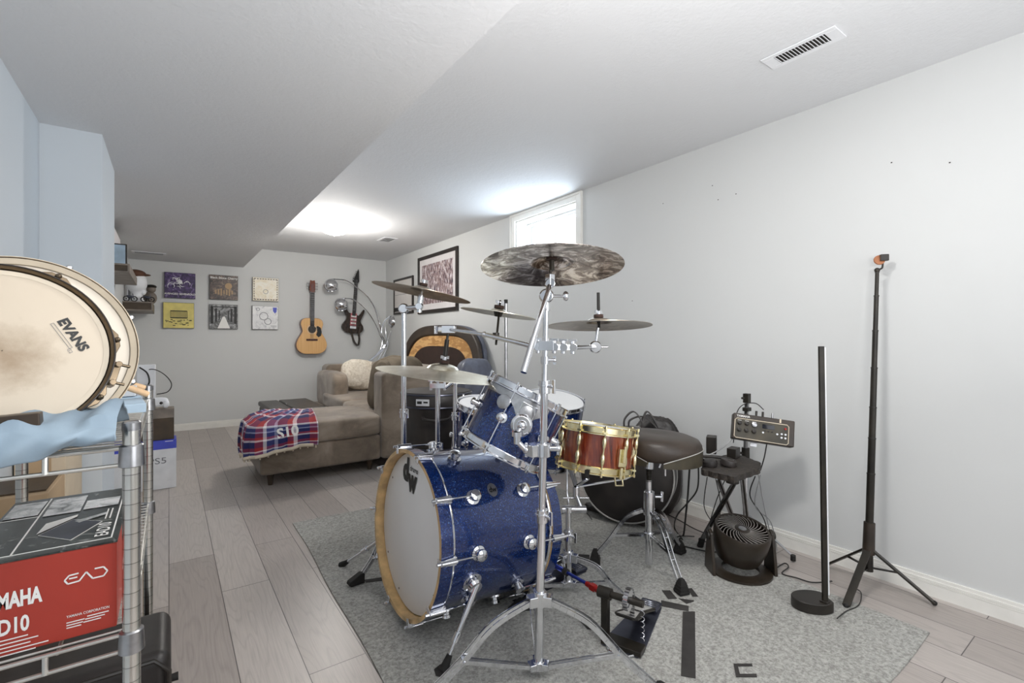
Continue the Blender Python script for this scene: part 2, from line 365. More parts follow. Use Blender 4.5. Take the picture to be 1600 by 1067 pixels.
        if parent: o.parent = parent
        elif loc is not None: o.location = loc
        if solid: md = o.modifiers.new('solid', 'SOLIDIFY'); md.thickness = solid; md.offset = 0
        if bevel: md = o.modifiers.new('bevel', 'BEVEL'); md.width = bevel; md.segments = seg; md.limit_method = 'ANGLE'; md.angle_limit = R(35); md.harden_normals = True
        if sub: md = o.modifiers.new('sub', 'SUBSURF'); md.levels = sub; md.render_levels = sub
        return o
def tag(o, label, cat, group=None, kind=None):
    o['label'] = label; o['category'] = cat
    if group: o['group'] = group
    if kind: o['kind'] = kind
    return o
def struct(o): o['kind'] = 'structure'; return o
def spline(pts, n=8):
    pts = [V(p) for p in pts]; out = []
    for i in range(len(pts) - 1):
        a = pts[i - 1] if i else pts[i]; b, c = pts[i], pts[i + 1]; d = pts[i + 2] if i + 2 < len(pts) else c
        for k in range(n):
            t_ = k / n; out.append(.5 * ((2 * b) + (c - a) * t_ + (2 * a - 5 * b + 4 * c - d) * t_ * t_ + (3 * b - a - 3 * c + d) * t_ ** 3))
    out.append(pts[-1]); return out
# ================================================================== the room
CZ, SZ = 2.34, 2.074
struct(MB().bb((-.62, -1.7, -.06), (2.9, 7.35, 0)).build('floor', 'planks'))
struct(MB().bb((.795, -1.7, CZ), (2.9, 7.35, CZ + .06)).build('ceiling', 'ceil'))
struct(MB().bb((-.62, -1.7, SZ), (.795, 7.35, CZ + .06)).build('ceiling_soffit', 'ceil'))
struct(MB().bb((-.62, 7.2, 0), (2.9, 7.35, CZ)).build('wall_back', 'wall'))
struct(MB().bb((-.62, -1.7, 0), (2.9, -1.6, CZ)).build('wall_front', 'wall'))
struct(MB().bb((-.62, -1.7, 0), (-.46, 2.9, SZ)).build('wall_left', 'wall_blue'))
struct(MB().bb((-.62, 2.9, 0), (-.25, 3.5, SZ)).build('wall_left_pillar', 'wall_blue'))
struct(MB().bb((-.62, 3.5, 0), (-.39, 7.2, SZ)).build('wall_left_far', 'wall'))
b = MB(); y0, y1, z0, z1 = 2.91, 3.77, 1.745, 2.27
b.bb((2.74, -1.7, 0), (2.98, y0, CZ)); b.bb((2.74, y1, 0), (2.98, 7.2, CZ)); b.bb((2.74, y0, 0), (2.98, y1, z0)); b.bb((2.74, y0, z1), (2.98, y1, CZ))
wr_ = struct(b.build('wall_right', 'wall'))
# baseboards with two grooves
def baseboard(name, a, b_, nrm):
    a, b_, nrm = V(a), V(b_), V(nrm); m = MB()
    for z0_, z1_, t_ in ((0, .052, .014), (.052, .0535, .011), (.0535, .060, .0135), (.060, .0615, .010), (.0615, .070, .012), (.070, .0715, .009), (.0715, .085, .009)):
        c = (a + b_) / 2 + nrm * t_ / 2; c.z = (z0_ + z1_) / 2; d = b_ - a
        m.box(c, (abs(d.x) + abs(nrm.x) * t_, abs(d.y) + abs(nrm.y) * t_, z1_ - z0_))
    return struct(m.build(name, 'trim'))
baseboard('baseboard_right', (2.74, -1.6, 0), (2.74, 7.186, 0), (-1, 0, 0))
baseboard('baseboard_back', (-.39, 7.2, 0), (2.726, 7.2, 0), (0, -1, 0))
baseboard('baseboard_left', (-.39, 3.5, 0), (-.39, 7.186, 0), (1, 0, 0))
# window
W = thing('window_1', 'white sliding basement window high on the grey wall', 'window', (2.74, 3.34, 1.7)); del W['label'], W['category']; W['kind'] = 'structure'
m = MB()
for (a, c) in (((2.722, 2.84, 1.671), (2.7395, 2.91, 2.338)), ((2.722, 3.77, 1.671), (2.7395, 3.84, 2.338)), ((2.722, 2.91, 2.27), (2.7395, 3.77, 2.338)), ((2.722, 2.91, 1.671), (2.7395, 3.77, 1.745))): m.bb(a, c)
for (a, c) in (((2.714, 2.84, 1.671), (2.722, 2.862, 2.338)), ((2.714, 3.818, 1.671), (2.722, 3.84, 2.338)), ((2.714, 2.862, 2.316), (2.722, 3.818, 2.338))): m.bb(a, c)
m.build('window_casing', 'trim', W, .003)
m = MB()
m.bb((2.741, y0 + .0005, z0), (2.93, y0 + .012, z1)); m.bb((2.741, y1 - .012, z0), (2.93, y1 - .0005, z1)); m.bb((2.741, y0 + .012, z1 - .012), (2.93, y1 - .012, z1 - .0005)); m.bb((2.741, y0 + .012, z0 + .0005), (2.93, y1 - .012, z0 + .012))
m.build('window_jamb', 'trim', W)
def sash(nm, ya, yb, xx):
    m = MB(); t_ = .04
    m.bb((xx, ya, z0 + .03), (xx + .02, ya + t_, z1 - .03)); m.bb((xx, yb - t_, z0 + .03), (xx + .02, yb, z1 - .03)); m.bb((xx, ya + t_, z1 - .03 - t_), (xx + .02, yb - t_, z1 - .03)); m.bb((xx, ya + t_, z0 + .03), (xx + .02, yb - t_, z0 + .03 + t_))
    s_ = m.build(nm, 'white', W, .003); g = MB().bb((xx + .008, ya + t_, z0 + .07), (xx + .012, yb - t_, z1 - .07)); g.build('glass_pane', 'glass', s_)
m = MB()
for (a, c) in (((2.87, y0 + .013, z0 + .013), (2.925, y0 + .04, z1 - .013)), ((2.87, y1 - .04, z0 + .013), (2.925, y1 - .013, z1 - .013)), ((2.87, y0 + .04, z1 - .04), (2.925, y1 - .04, z1 - .013)), ((2.87, y0 + .04, z0 + .013), (2.925, y1 - .04, z0 + .03))): m.bb(a, c)
m.build('window_frame', 'white', W, .003)
sash('window_sash', y0 + .04, 3.36, .0 + 2.875); sash('window_sash', 3.32, y1 - .04, 2.90)

# ceiling dome lamp
L = thing('ceiling_lamp', 'glowing frosted glass dome ceiling light near the back of the room', 'ceiling light', (1.39, 5.1, CZ))
MB().lathe([(.15, -.001), (.155, -.02), (.14, -.03)], 40, True, MX.Translation((1.39, 5.1, CZ))).build('lamp_base', 'white', L)
MB().lathe([(.168, -.03), (.165, -.045), (.14, -.085), (.10, -.112), (.05, -.128), (.001, -.132)], 40, False, MX.Translation((1.39, 5.1, CZ))).build('glass_shade', 'glow', L)
MB().sph((1.39, 5.1, CZ - .137), .009, 12).build('finial', 'steel', L)
po.location = (1.39, 5.1, CZ - .30)
# vents
def vent(name, lab, c, lx, ly, slats, zc, along='y', nrm=8):
    T = thing(name, lab, 'vent', (c[0], c[1], zc)); m = MB(); z = zc - .001; t_ = .006
    sx_, sy_ = lx * .36, ly * .36
    if along == 'y': ix, iy = lx * .5 - .022, ly * .5 - .045
    else: ix, iy = lx * .5 - .025, ly * .5 - .02
    m.bb((c[0] - lx / 2, c[1] - ly / 2, z - t_), (c[0] - ix, c[1] + ly / 2, z)); m.bb((c[0] + ix, c[1] - ly / 2, z - t_), (c[0] + lx / 2, c[1] + ly / 2, z))
    m.bb((c[0] - ix, c[1] - ly / 2, z - t_), (c[0] + ix, c[1] - iy, z)); m.bb((c[0] - ix, c[1] + iy, z - t_), (c[0] + ix, c[1] + ly / 2, z))
    m.build('frame', 'white', T, .002)
    MB().bb((c[0] - ix, c[1] - iy, z - (.0016 if along == 'y' else .0055)), (c[0] + ix, c[1] + iy, z)).build('duct_opening', 'black', T)
    for k in range(slats):
        q = (k + .5) / slats * 2 - 1; m = MB(); 
        if along == 'y': m.box((c[0], c[1] + q * iy, z - .007), (ix * 2, .9 * iy * 2 / slats * .62, .0016), MX.Rotation(R(38), 3, 'X'))
        else: m.box((c[0], c[1] + q * iy, z - .006), (ix * 2, .8 * iy / slats, .0016), MX.Rotation(R(8), 3, 'X'))
        m.build('slat', 'white', T)
a = Wz(1209, 92, CZ); c = Wz(1300, 57, CZ)
vent('ceiling_vent', 'long white slatted ceiling register near the right wall', ((a.x + c.x) / 2, (a.y + c.y) / 2), .115, abs(a.y - c.y) + .075, 15, CZ)
a = Wz(233, 395, SZ); vent('soffit_vent', 'small white vent in the lowered ceiling by the back wall', (a.x, a.y), .30, .155, 3, SZ, 'x')
a = Wz(605, 374, CZ); vent('ceiling_vent', 'small square white vent in the ceiling by the far corner', (a.x, a.y), .17, .26, 4, CZ, 'x')
# pin holes left in the right wall
for k, (x, y) in enumerate(((1113, 290), (1122, 312), (1150, 303), (1309, 153), (1393, 254), (1484, 254), (1036, 318), (988, 470))):
    p = Wx(x, y, 2.7392); tag(MB().box(p, (.0012, .006, .005)).build('nail_hole', 'black', loc=p), 'small dark nail hole in the plain grey wall', 'nail hole', 'nail holes in the right wall')

# rug
ca, cb, cc = V((.62, 3.17, 0)), V((2.40, 3.10, 0)), V((2.375, .565, 0)); cdn = V((.545, .55, 0))
rl = (1.45, 1.8, 0)
def rugpt(u, v_): 
    p = (ca * (1 - u) + cb * u) * v_ + (cdn * (1 - u) + cc * u) * (1 - v_)
    return V((p.x + .004 * math.sin(v_ * 17), p.y + .004 * math.sin(u * 13), 0))
m = MB(); NN = 40; m.add([rugpt(i / NN, j / NN) + V((0, 0, .0065)) for j in range(NN + 1) for i in range(NN + 1)], [(j * (NN + 1) + i, j * (NN + 1) + i + 1, (j + 1) * (NN + 1) + i + 1, (j + 1) * (NN + 1) + i) for j in range(NN) for i in range(NN)])
e = [rugpt(i / NN, 0) for i in range(NN)] + [rugpt(1, i / NN) for i in range(NN)] + [rugpt(1 - i / NN, 1) for i in range(NN)] + [rugpt(0, 1 - i / NN) for i in range(NN)]
n_ = len(e); m.add([p + V((0, 0, .0003)) for p in e] + [p + V((0, 0, .0065)) for p in e], [(i, (i + 1) % n_, n_ + (i + 1) % n_, n_ + i) for i in range(n_)])
tag(m.build('area_rug', 'rug', loc=rl), 'large grey short-pile rug spread under the drum kit', 'rug')
RZ = .0065

# ================================================================== right wall pictures
def picture(name, lab, x0, x1, yt0, yb0, art, matw, fw, extra=None):
    a = Wx(x0, yt0, 2.74); b_ = Wx(x0, yb0, 2.74); c = Wx(x1, (yt0 + yb0) / 2, 2.74)
    Y1, Y0, Z1, Z0 = a.y, c.y, a.z, b_.z
    T = thing(name, lab, 'picture', (2.738, (Y0 + Y1) / 2, Z0)); m = MB(); x_a, x_b = 2.715, 2.739
    for lo, hi in (((Y0, Z0), (Y1, Z0 + fw)), ((Y0, Z1 - fw), (Y1, Z1)), ((Y0, Z0 + fw), (Y0 + fw, Z1 - fw)), ((Y1 - fw, Z0 + fw), (Y1, Z1 - fw))): m.bb((x_a, lo[0], lo[1]), (x_b, hi[0], hi[1]))
    m.build('frame', 'frame', T, .003)
    MB().bb((2.728, Y0 + fw, Z0 + fw), (2.738, Y1 - fw, Z1 - fw)).build('mount', 'mat', T)
    MB().bb((2.726, Y0 + fw + matw, Z0 + fw + matw), (2.7279, Y1 - fw - matw, Z1 - fw - matw)).build('print', art, T)
    return T, (Y0, Y1, Z0, Z1)
picture('framed_picture', 'large dark-framed crowded collage picture on the right wall', 655, 717, 404, 491, 'art_crowd', .075, .045)
T, q = picture('framed_picture', 'smaller black-framed pale print nearest the far corner', 617, 647, 438, 492, 'art_pale', .0, .03)
MB().bb((2.722, q[1] - .24, q[2] + .04), (2.7255, q[1] - .04, q[2] + .10)).build('title_block', 'blackink', T)
MB().bb((2.722, q[0] + .05, q[2] + .28), (2.7255, q[1] - .05, q[2] + .284)).build('print_line', 'greyink', T)

# ================================================================== back wall: sleeves, guitars
def sleeve(lab, x0, x1, yt, yb, art, extra):
    a, b_ = Wy(x0, yt, 7.2), Wy(x1, yt, 7.2); cx = (a.x + b_.x) / 2; cz = Wy((x0 + x1) / 2, (yt + yb) / 2, 7.2).z; h = .157
    T = thing('record_sleeve', lab, 'record sleeve', (cx, 7.2, cz - h))
    MB().bb((cx - h, 7.165, cz - h), (cx + h, 7.199, cz + h)).build('backing_board', 'frame', T, .002)
    MB().bb((cx - h + .003, 7.163, cz - h + .003), (cx + h - .003, 7.1649, cz + h - .003)).build('cover', art, T)
    extra(T, cx, cz, h)
def fb(cx, cz, y=7.1625): return frame((cx, y, cz), (0, -1, 0), (1, 0, 0))
def pill(m, x, z, w_, h_, y=7.1622): m.bb((x - w_ / 2, y - .0008, z - h_ / 2), (x + w_ / 2, y, z + h_ / 2)); return m
def ex_purple(T, cx, cz, h):
    MB().text('AVENGED SEVENFOLD', .031, fb(cx, cz - .105), .001, .02).build('lettering', 'whiteink', T)
    m = MB(); rnd = random.Random(8)
    for k in range(16):
        ax, az, r_, a_ = cx + rnd.uniform(-.09, .09), cz + rnd.uniform(-.05, .10), rnd.uniform(.015, .05), rnd.uniform(0, 6)
        m.tube([(ax + r_ * math.cos(a_ + q * .3), 7.1625, az + r_ * math.sin(a_ + q * .3)) for q in range(9)], [.0012 + .0035 * math.sin(q * math.pi / 8) for q in range(9)], 5)
    m.sph((cx, 7.1625, cz + .045), .022, 12, (1, .1, 1.2)); m.build('print_figures', 'art_white', T)
def ex_black(T, cx, cz, h):
    MB().text('Black Stone Cherry', .038, fb(cx, cz + .12), .001, .02).build('lettering', 'whiteink', T)
    m = MB(); m.lathe([(.001, 0), (.04, .001)], 20, False, frame((cx + .05, 7.1622, cz + .02), (0, -1, 0))); 
    for k in range(7): pill(m, cx - .09 + .03 * k, cz - .06, .018, .05 + .02 * (k % 3))
    m.build('print_figures', 'tan', T)
def ex_cream(T, cx, cz, h):
    m = MB()
    for k in range(9):
        a_ = -h + .03 + k * .032; pill(m, cx + a_, cz + h - .02, .022, .012); pill(m, cx + a_, cz - h + .02, .022, .014); pill(m, cx - h + .018, cz + a_, .010, .02); pill(m, cx + h - .018, cz + a_, .010, .02)
    m.build('print_border', 'darkwood', T); MB().ring((cx, 7.161, cz - .03), (0, 1, 0), .028, .003, 24, 5).build('print_seal', 'greyink', T)
def ex_yellow(T, cx, cz, h):
    m = MB(); pill(m, cx, cz + .055, .17, .01); pill(m, cx, cz - .03, .17, .012)
    for k in range(14): pill(m, cx - .084 + .013 * k, cz + .01, .005, .085)
    rnd = random.Random(3)
    for k in range(26): x_, z_ = cx + rnd.uniform(-.14, .12), cz - .13 + rnd.uniform(0, .075); m.bb((x_, 7.1612, z_), (x_ + rnd.uniform(.008, .03), 7.162, z_ + .008))
    m.build('print_figures', 'blackink', T)
def ex_grey(T, cx, cz, h):
    m = MB()
    for s_ in (-1, 1):
        for k, (a_, w_) in enumerate(((.13, .03), (.085, .02), (.05, .012))): pill(m, cx + s_ * a_, cz + .02, w_, .22 - k * .05)
    pill(m, cx, cz + .125, .28, .012); m.build('print_columns', 'blackink', T); MB().add([(cx - .07, 7.162, cz - .15), (cx + .07, 7.162, cz - .15), (cx + .012, 7.162, cz), (cx - .012, 7.162, cz)], [(0, 1, 2, 3)]).build('print_path', 'whiteink', T)
def ex_white(T, cx, cz, h):
    m = MB(); m.ring((cx - .02, 7.161, cz + .02), (0, 1, 0), .05, .004, 24, 5); m.ring((cx + .03, 7.161, cz - .05), (0, 1, 0), .04, .004, 24, 5); m.ring((cx - .09, 7.161, cz + .11), (0, 1, 0), .02, .003, 18, 5); pill(m, cx + .1, cz - .12, .07, .005); pill(m, cx + .1, cz - .105, .07, .004)
    m.build('print_figures', 'greyink', T)
    m = MB(); m.add([(cx + .09, 7.162, cz + .14), (cx + .14, 7.162, cz + .14), (cx + .135, 7.162, cz + .08), (cx + .115, 7.162, cz + .06), (cx + .092, 7.162, cz + .09)], [(0, 1, 2, 3, 4)]); m.build('print_crest', 'blueink', T)
sleeve('purple record sleeve with white lettering, upper left of six', 257, 305, 426, 467, 'art_purple', ex_purple)
sleeve('black record sleeve with cream script title, upper middle of six', 327.5, 371, 430, 469, 'art_black', ex_black)
sleeve('cream aged-paper record sleeve with dark edge, upper right of six', 394, 434.5, 434, 471, 'art_cream', ex_cream)
sleeve('yellow record sleeve with black railing drawing, lower left of six', 255, 303, 473, 513, 'art_yellow', ex_yellow)
sleeve('black and white corridor record sleeve, lower middle of six', 327, 371, 476, 514, 'art_grey', ex_grey)
sleeve('white record sleeve with faint grey sketch, lower right of six', 393.5, 434, 479, 514, 'art_white', ex_white)

def outline(half, n=6):
    pts = spline([V((x, y, 0)) for x, y in half], n); r_ = [(p.x, p.y) for p in pts]
    return r_ + [(-x, y) for x, y in reversed(r_) if x > 1e-3]
# acoustic guitar
bt = Wy(486.5, 553, 7.12); gz = bt.z; G = thing('acoustic_guitar', 'natural spruce acoustic guitar hanging on the back wall', 'guitar', (bt.x, 7.2, gz))
tilt = MX.Rotation(R(0.5), 4, 'Y'); F0 = MX.Translation((bt.x, 7.19, gz)) @ tilt @ frame((0, 0, 0), (0, -1, 0), (1, 0, 0))
hb = [(0, 0), (.10, .004), (.175, .045), (.203, .12), (.185, .20), (.138, .285), (.125, .325), (.14, .385), (.148, .42), (.135, .47), (.09, .50), (0, .505)]
ol = outline(hb)
MB().prism(ol, .095, F0).build('body', 'headstock', G, .003)
MB().prism([(x * .985, .004 + y * .985) for x, y in ol], .003, F0 @ MX.Translation((0, 0, .0951))).build('soundboard', 'spruce', G)
MB().lathe([(.052, 0), (.001, .0002)], 32, False, F0 @ MX.Translation((0, .345, .0985))).build('sound_hole', 'black', G)
m = MB(); m.mx = F0; m.ring((0, .345, .0985), (0, 0, 1), .062, .004, 36, 5); m.build('rosette', 'creamhoop', G)
m = MB(); m.mx = F0; m.prism([(.045, .37), (.075, .395), (.115, .37), (.13, .31), (.12, .255), (.085, .235), (.055, .27), (.07, .32)], .0015, MX.Translation((0, 0, .0985))); m.build('pickguard', 'blackink', G)
m = MB(); m.mx = F0; m.bb((-.075, .185, .098), (.075, .212, .108)); m.build('bridge', 'amber', G, .003)
m = MB(); m.mx = F0; m.bb((-.027, .39, .098), (.027, .86, .112)); m.build('fretboard', 'frame', G)
m = MB(); m.mx = F0; m.bb((-.022, .5, .075), (.022, .86, .098)); m.build('neck', 'headstock', G)
for k in range(18): m = MB(); m.mx = F0; m.bb((-.026, .86 - .62 * (1 - 2 ** (-k / 12)) , .112), (.026, .86 - .62 * (1 - 2 ** (-k / 12)) + .0025, .1135)); m.build('fret', 'steel', G)
m = MB(); m.mx = F0; m.prism([(-.026, .86), (.026, .86), (.038, .90), (.036, 1.0), (.03, 1.035), (0, 1.025), (-.03, 1.035), (-.036, 1.0), (-.038, .90)], .018, MX.Translation((0, 0, .085))); m.build('headstock', 'headstock', G, .003)
for s_ in (-1, 1):
    for k in range(3):
        m = MB(); m.mx = F0; m.cyl((s_ * .036, .91 + .04 * k, .092), (s_ * .06, .91 + .04 * k, .092), .004); m.sph((s_ * .064, .91 + .04 * k, .092), .011, 10, (1, .7, .5)); m.build('tuning_peg', 'steel', G)
m = MB(); m.mx = F0
for k in range(6): m.cyl((-.02 + .008 * k, .2, .110), (-.018 + .0072 * k, .98, .116), .0008, n=4)
m.build('strings', 'steel', G)
m = MB(); m.mx = F0; m.cyl((0, .93, .002), (0, .93, .07), .012); m.bb((-.03, .90, .0), (.03, .97, .008)); m.cyl((-.03, .87, .07), (-.03, .87, .12), .006); m.cyl((.03, .87, .07), (.03, .87, .12), .006); m.cyl((-.03, .87, .07), (.03, .87, .07), .006); m.build('wall_hanger', 'blackm', G)
# electric guitar
bt = Wy(551, 521, 7.12); G = thing('electric_guitar', 'dark brown electric guitar with pink pickups and hanging strap', 'guitar', (bt.x, 7.2, bt.z))
F0 = MX.Translation((bt.x, 7.17, bt.z)) @ MX.Rotation(R(4), 4, 'Y') @ frame((0, 0, 0), (0, -1, 0), (1, 0, 0))
el = spline([V((x, y, 0)) for x, y in [(-.02, .0), (-.10, .015), (-.155, .07), (-.15, .13), (-.105, .20), (-.105, .25), (-.13, .30), (-.155, .37), (-.12, .37), (-.075, .31), (-.04, .30), (.03, .30), (.065, .27), (.10, .30), (.145, .37), (.155, .33), (.125, .24), (.11, .18), (.15, .12), (.155, .06), (.10, .01), (-.02, .0)]], 4)
MB().prism([(p.x, p.y) for p in el[:-1]], .04, F0).build('body', 'gtr_body', G, .006)
m = MB(); m.mx = F0; m.bb((-.045, .115, .04), (.045, .30, .0425)); m.build('pickguard', 'pinkpick', G)
for y_ in (.14, .19, .24): m = MB(); m.mx = F0; m.bb((-.038, y_, .0425), (.038, y_ + .025, .052)); m.build('pickup', 'whiteink', G, .003)
m = MB(); m.mx = F0; m.bb((-.045, .07, .04), (.045, .11, .055)); m.build('bridge', 'chrome', G, .003)
m = MB(); m.mx = F0; m.bb((-.024, .26, .04), (.024, .74, .056)); m.build('neck', 'darkleather', G, .003)
for k in range(20): m = MB(); m.mx = F0; m.bb((-.022, .74 - .6 * (1 - 2 ** (-k / 12)), .0562), (.022, .74 - .6 * (1 - 2 ** (-k / 12)) + .0022, .0572)); m.build('fret', 'steel', G)
m = MB(); m.mx = F0; m.prism([(-.024, .74), (.024, .74), (.042, .78), (.032, .92), (.02, .96), (-.005, .90), (-.034, .80)], .016, MX.Translation((0, 0, .035))); m.build('headstock', 'blackink', G, .002)
for k in range(6): m = MB(); m.mx = F0; m.cyl((-.03 + .007 * k, .79 + .025 * k, .044), (-.055 + .007 * k, .80 + .025 * k, .044), .006); m.build('tuning_peg', 'chrome', G)
m = MB(); m.mx = F0
for k in range(6): m.cyl((-.018 + .0072 * k, .1, .058), (-.015 + .006 * k, .8, .060), .0008, n=4)
m.build('strings', 'steel', G)
m = MB(); m.mx = F0
pa = spline([(.11, .12, .045), (.09, 0, .06), (.10, -.09, .06), (.085, -.17, .06), (.03, -.12, .05), (-.01, 0, .03), (-.03, .02, .02)], 8)
for i in range(len(pa) - 1): m.bar(pa[i], pa[i + 1] + (pa[i + 1] - pa[i]) * .1, .03, .004, (0, 0, 1))
m.build('strap', 'leather', G)
m = MB(); m.mx = F0; m.cyl((0, .80, -.025), (0, .80, .03), .012); m.bb((-.03, .77, -.029), (.03, .84, -.018)); m.build('wall_hanger', 'blackm', G)

# ================================================================== left wall shelves
def boxshelf(lab, x1, ya, yb, z0_, z1_):
    T = thing('wall_shelf', lab, 'shelf', (-.39, (ya + yb) / 2, z0_)); t_ = .012; m = MB(); x0_ = -.389
    m.bb((x0_, ya, z1_ - t_), (x1, yb, z1_)); m.bb((x0_, ya, z0_), (x1, yb, z0_ + t_)); m.bb((x1 - t_, ya, z0_ + t_), (x1, yb, z1_ - t_)); m.build('board', 'shelfgrey', T, .001)
    MB().bb((x0_, ya + .01, z0_ + t_), (x1 - t_, ya + .02, z1_ - t_)).build('end_panel', 'shelfdark', T)
    return T
boxshelf('upper grey-brown box shelf on the left wall beyond the pillar', -.235, 4.5, 5.5, 1.617, 1.683)
boxshelf('lower grey-brown box shelf near the back left corner', -.14, 6.35, 7.1, 1.43, 1.525)
a = V((-.30, 4.75, 1.6835)); T = thing('framed_picture', 'small dark-edged picture standing on the upper box shelf', 'picture', a)
m = MB(); m.bb((-.386, 4.72, 1.684), (-.262, 4.74, 1.86)); m.build('frame', 'frame', T, .002); MB().bb((-.375, 4.715, 1.70), (-.272, 4.7199, 1.85)).build('print', 'paleblue', T)
T = thing('framed_picture', 'tall black frame leaning end-on above the upper box shelf', 'picture', (-.37, 5.2, 1.684)); MB().bb((-.372, 4.85, 1.684), (-.352, 5.5, 2.03)).build('frame', 'frame', T, .002); MB().bb((-.3519, 4.88, 1.70), (-.350, 5.47, 2.01)).build('print', 'mat', T)
T = thing('mannequin_head', 'plain white mannequin head with a brown cap on the lower shelf', 'mannequin head', (-.25, 6.55, 1.525))
hx, hy = -.285, 6.55; HS = MX.Translation((hx, hy, 1.525)) @ MX.Diagonal((1.0, 1.15, 1.15, 1)) @ MX.Translation((-hx, -hy, -1.525))
m = MB(HS); m.lathe([(.075, 0), (.07, .02), (.052, .05), (.05, .09), (.055, .10)], 24, True, MX.Translation((hx, hy, 1.5255)))
m.sph((hx, hy, 1.525 + .19), .088, 24, (1.05, .86, 1.22)); m.sph((hx + .075, hy, 1.525 + .165), .018, 10, (1, .7, 1.6)); m.sph((hx + .062, hy, 1.525 + .125), .022, 12, (1, 1.2, .6)); m.sph((hx + .055, hy, 1.525 + .10), .03, 12); m.sph((hx, hy - .076, 1.525 + .17), .016, 10, (1.1, .4, 1.6))
m.build('head', 'white', T)
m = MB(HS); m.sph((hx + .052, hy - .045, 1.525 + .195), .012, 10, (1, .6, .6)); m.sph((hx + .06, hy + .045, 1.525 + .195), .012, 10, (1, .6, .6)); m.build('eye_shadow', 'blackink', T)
m = MB(HS); m.sph((hx - .01, hy, 1.525 + .265), .088, 20, (1.1, .95, .5)); m.sph((hx + .075, hy, 1.525 + .262), .04, 14, (1.3, 1.4, .25)); m.build('cap', 'skincap', T)
T = thing('figurine', 'small grey figurine with a dark cap behind the white head', 'figurine', (-.17, 6.85, 1.525))
m = MB(); m.sph((-.175, 6.85, 1.60), .065, 16, (1, .8, 1.15)); m.sph((-.165, 6.85, 1.70), .045, 16); m.build('body', 'shelfgrey', T); MB().sph((-.165, 6.85, 1.73), .048, 16, (1.1, 1, .5)).build('cap', 'black', T)
for k, (x, y_) in enumerate(((-.33, 6.42), (-.185, 6.42))):
    T = thing('model_motorcycle', ('model motorcycle on the lower shelf, left of the white head', 'model motorcycle at the open end of the lower shelf')[k], 'model motorcycle', (x, y_, 1.525), 'model motorcycles on the lower shelf')
    for dx in (-.032, .032): m = MB(); m.ring((x + dx, y_, 1.555), (0, 1, 0), .025, .005, 24, 6); m.cyl((x + dx, y_ - .008, 1.555), (x + dx, y_ + .008, 1.555), .006); m.build('wheel', 'rubber', T)
    m = MB(); m.sph((x, y_, 1.575), .02, 12, (1.4, .6, .8)); m.bar((x - .03, y_, 1.588), (x + .005, y_, 1.585), .012, .008); m.cyl((x + .032, y_, 1.555), (x + .02, y_, 1.605), .003); m.cyl((x + .02, y_ - .02, 1.607), (x + .02, y_ + .02, 1.607), .0025); m.build('body', 'gunmetal', T)
T = thing('framed_picture', 'narrow pale frame standing on the lower box shelf', 'picture', (-.36, 6.9, 1.525)); MB().bb((-.385, 6.88, 1.5255), (-.27, 6.90, 1.70)).build('frame', 'white', T, .002); MB().bb((-.372, 6.878, 1.54), (-.283, 6.8799, 1.685)).build('print', 'greyink', T)
# ================================================================== sectional sofa and what is around it
S_ = thing('sectional_sofa', 'taupe velvet sectional sofa with a chaise facing the left side', 'sofa', (1.5, 4.6, 0))
MB().bb((.56, 4.05, .09), (1.50, 4.86, .30)).build('chaise_base', 'velvet', S_, .025, 3)
MB().sq((1.03, 4.455, .385), (1.02, .86, .19), 7, 20, None, .008, 2).build('chaise_cushion', 'velvet', S_)
MB().bb((1.50, 4.02, .09), (2.32, 4.26, .838)).build('side_arm', 'velvet', S_, .035, 3)
MB().bb((1.54, 4.26, .09), (2.32, 6.75, .30)).build('seat_base', 'velvet', S_, .025, 3)
MB().sq((1.80, 4.80, .385), (.62, .98, .18), 7, 16, None, .01, 3).build('seat_cushion', 'velvet', S_)
MB().sq((1.88, 5.80, .385), (.66, 1.05, .18), 7, 16, None, .012, 5).build('seat_cushion', 'velvet', S_)
MB().bb((1.66, 6.44, .30), (2.45, 6.74, .80)).build('far_backrest', 'velvet', S_, .06, 4)
MB().sq((2.22, 5.3, .58), (.22, 2.0, .56), 6, 14, None, .01, 4).build('backrest', 'velvet', S_)
MB().sq((1.68, 6.28, .50), (.20, .90, .46), 5, 14, None, .01, 9).build('far_arm', 'velvet', S_)
for (x, y) in ((.64, 4.12), (.64, 4.78), (1.42, 4.12), (2.24, 4.12), (2.45, 6.6), (1.4, 6.6)):
    MB().cyl((x, y, .001), (x, y, .089), .016, .028).build('leg', 'darkwood', S_)
tag(MB().sq((1.63, 4.46, .70), (.13, .36, .46), 3.2, 18, MX.Rotation(R(9), 3, 'Y'), .03, 11).build('back_pillow', 'brownfab', loc=(1.63, 4.46, .48)), 'brown fabric pillow stood on edge against the sofa arm', 'pillow')
tag(MB().sq((1.90, 4.62, .74), (.42, .50, .44), 3.0, 18, None, .04, 12).build('back_pillow', 'brownfab', loc=(1.9, 4.6, .55)), 'rumpled brown pillow showing above the sofa arm', 'pillow')
tag(MB().sq((2.00, 6.12, .68), (.50, .16, .38), 2.6, 20, MX.Rotation(R(-12), 3, 'X') @ MX.Rotation(R(9), 3, 'Y'), .03, 13).build('throw_pillow', 'creamfab', loc=(2.0, 6.1, .45)), 'cream textured throw pillow at the far end of the sofa', 'pillow')

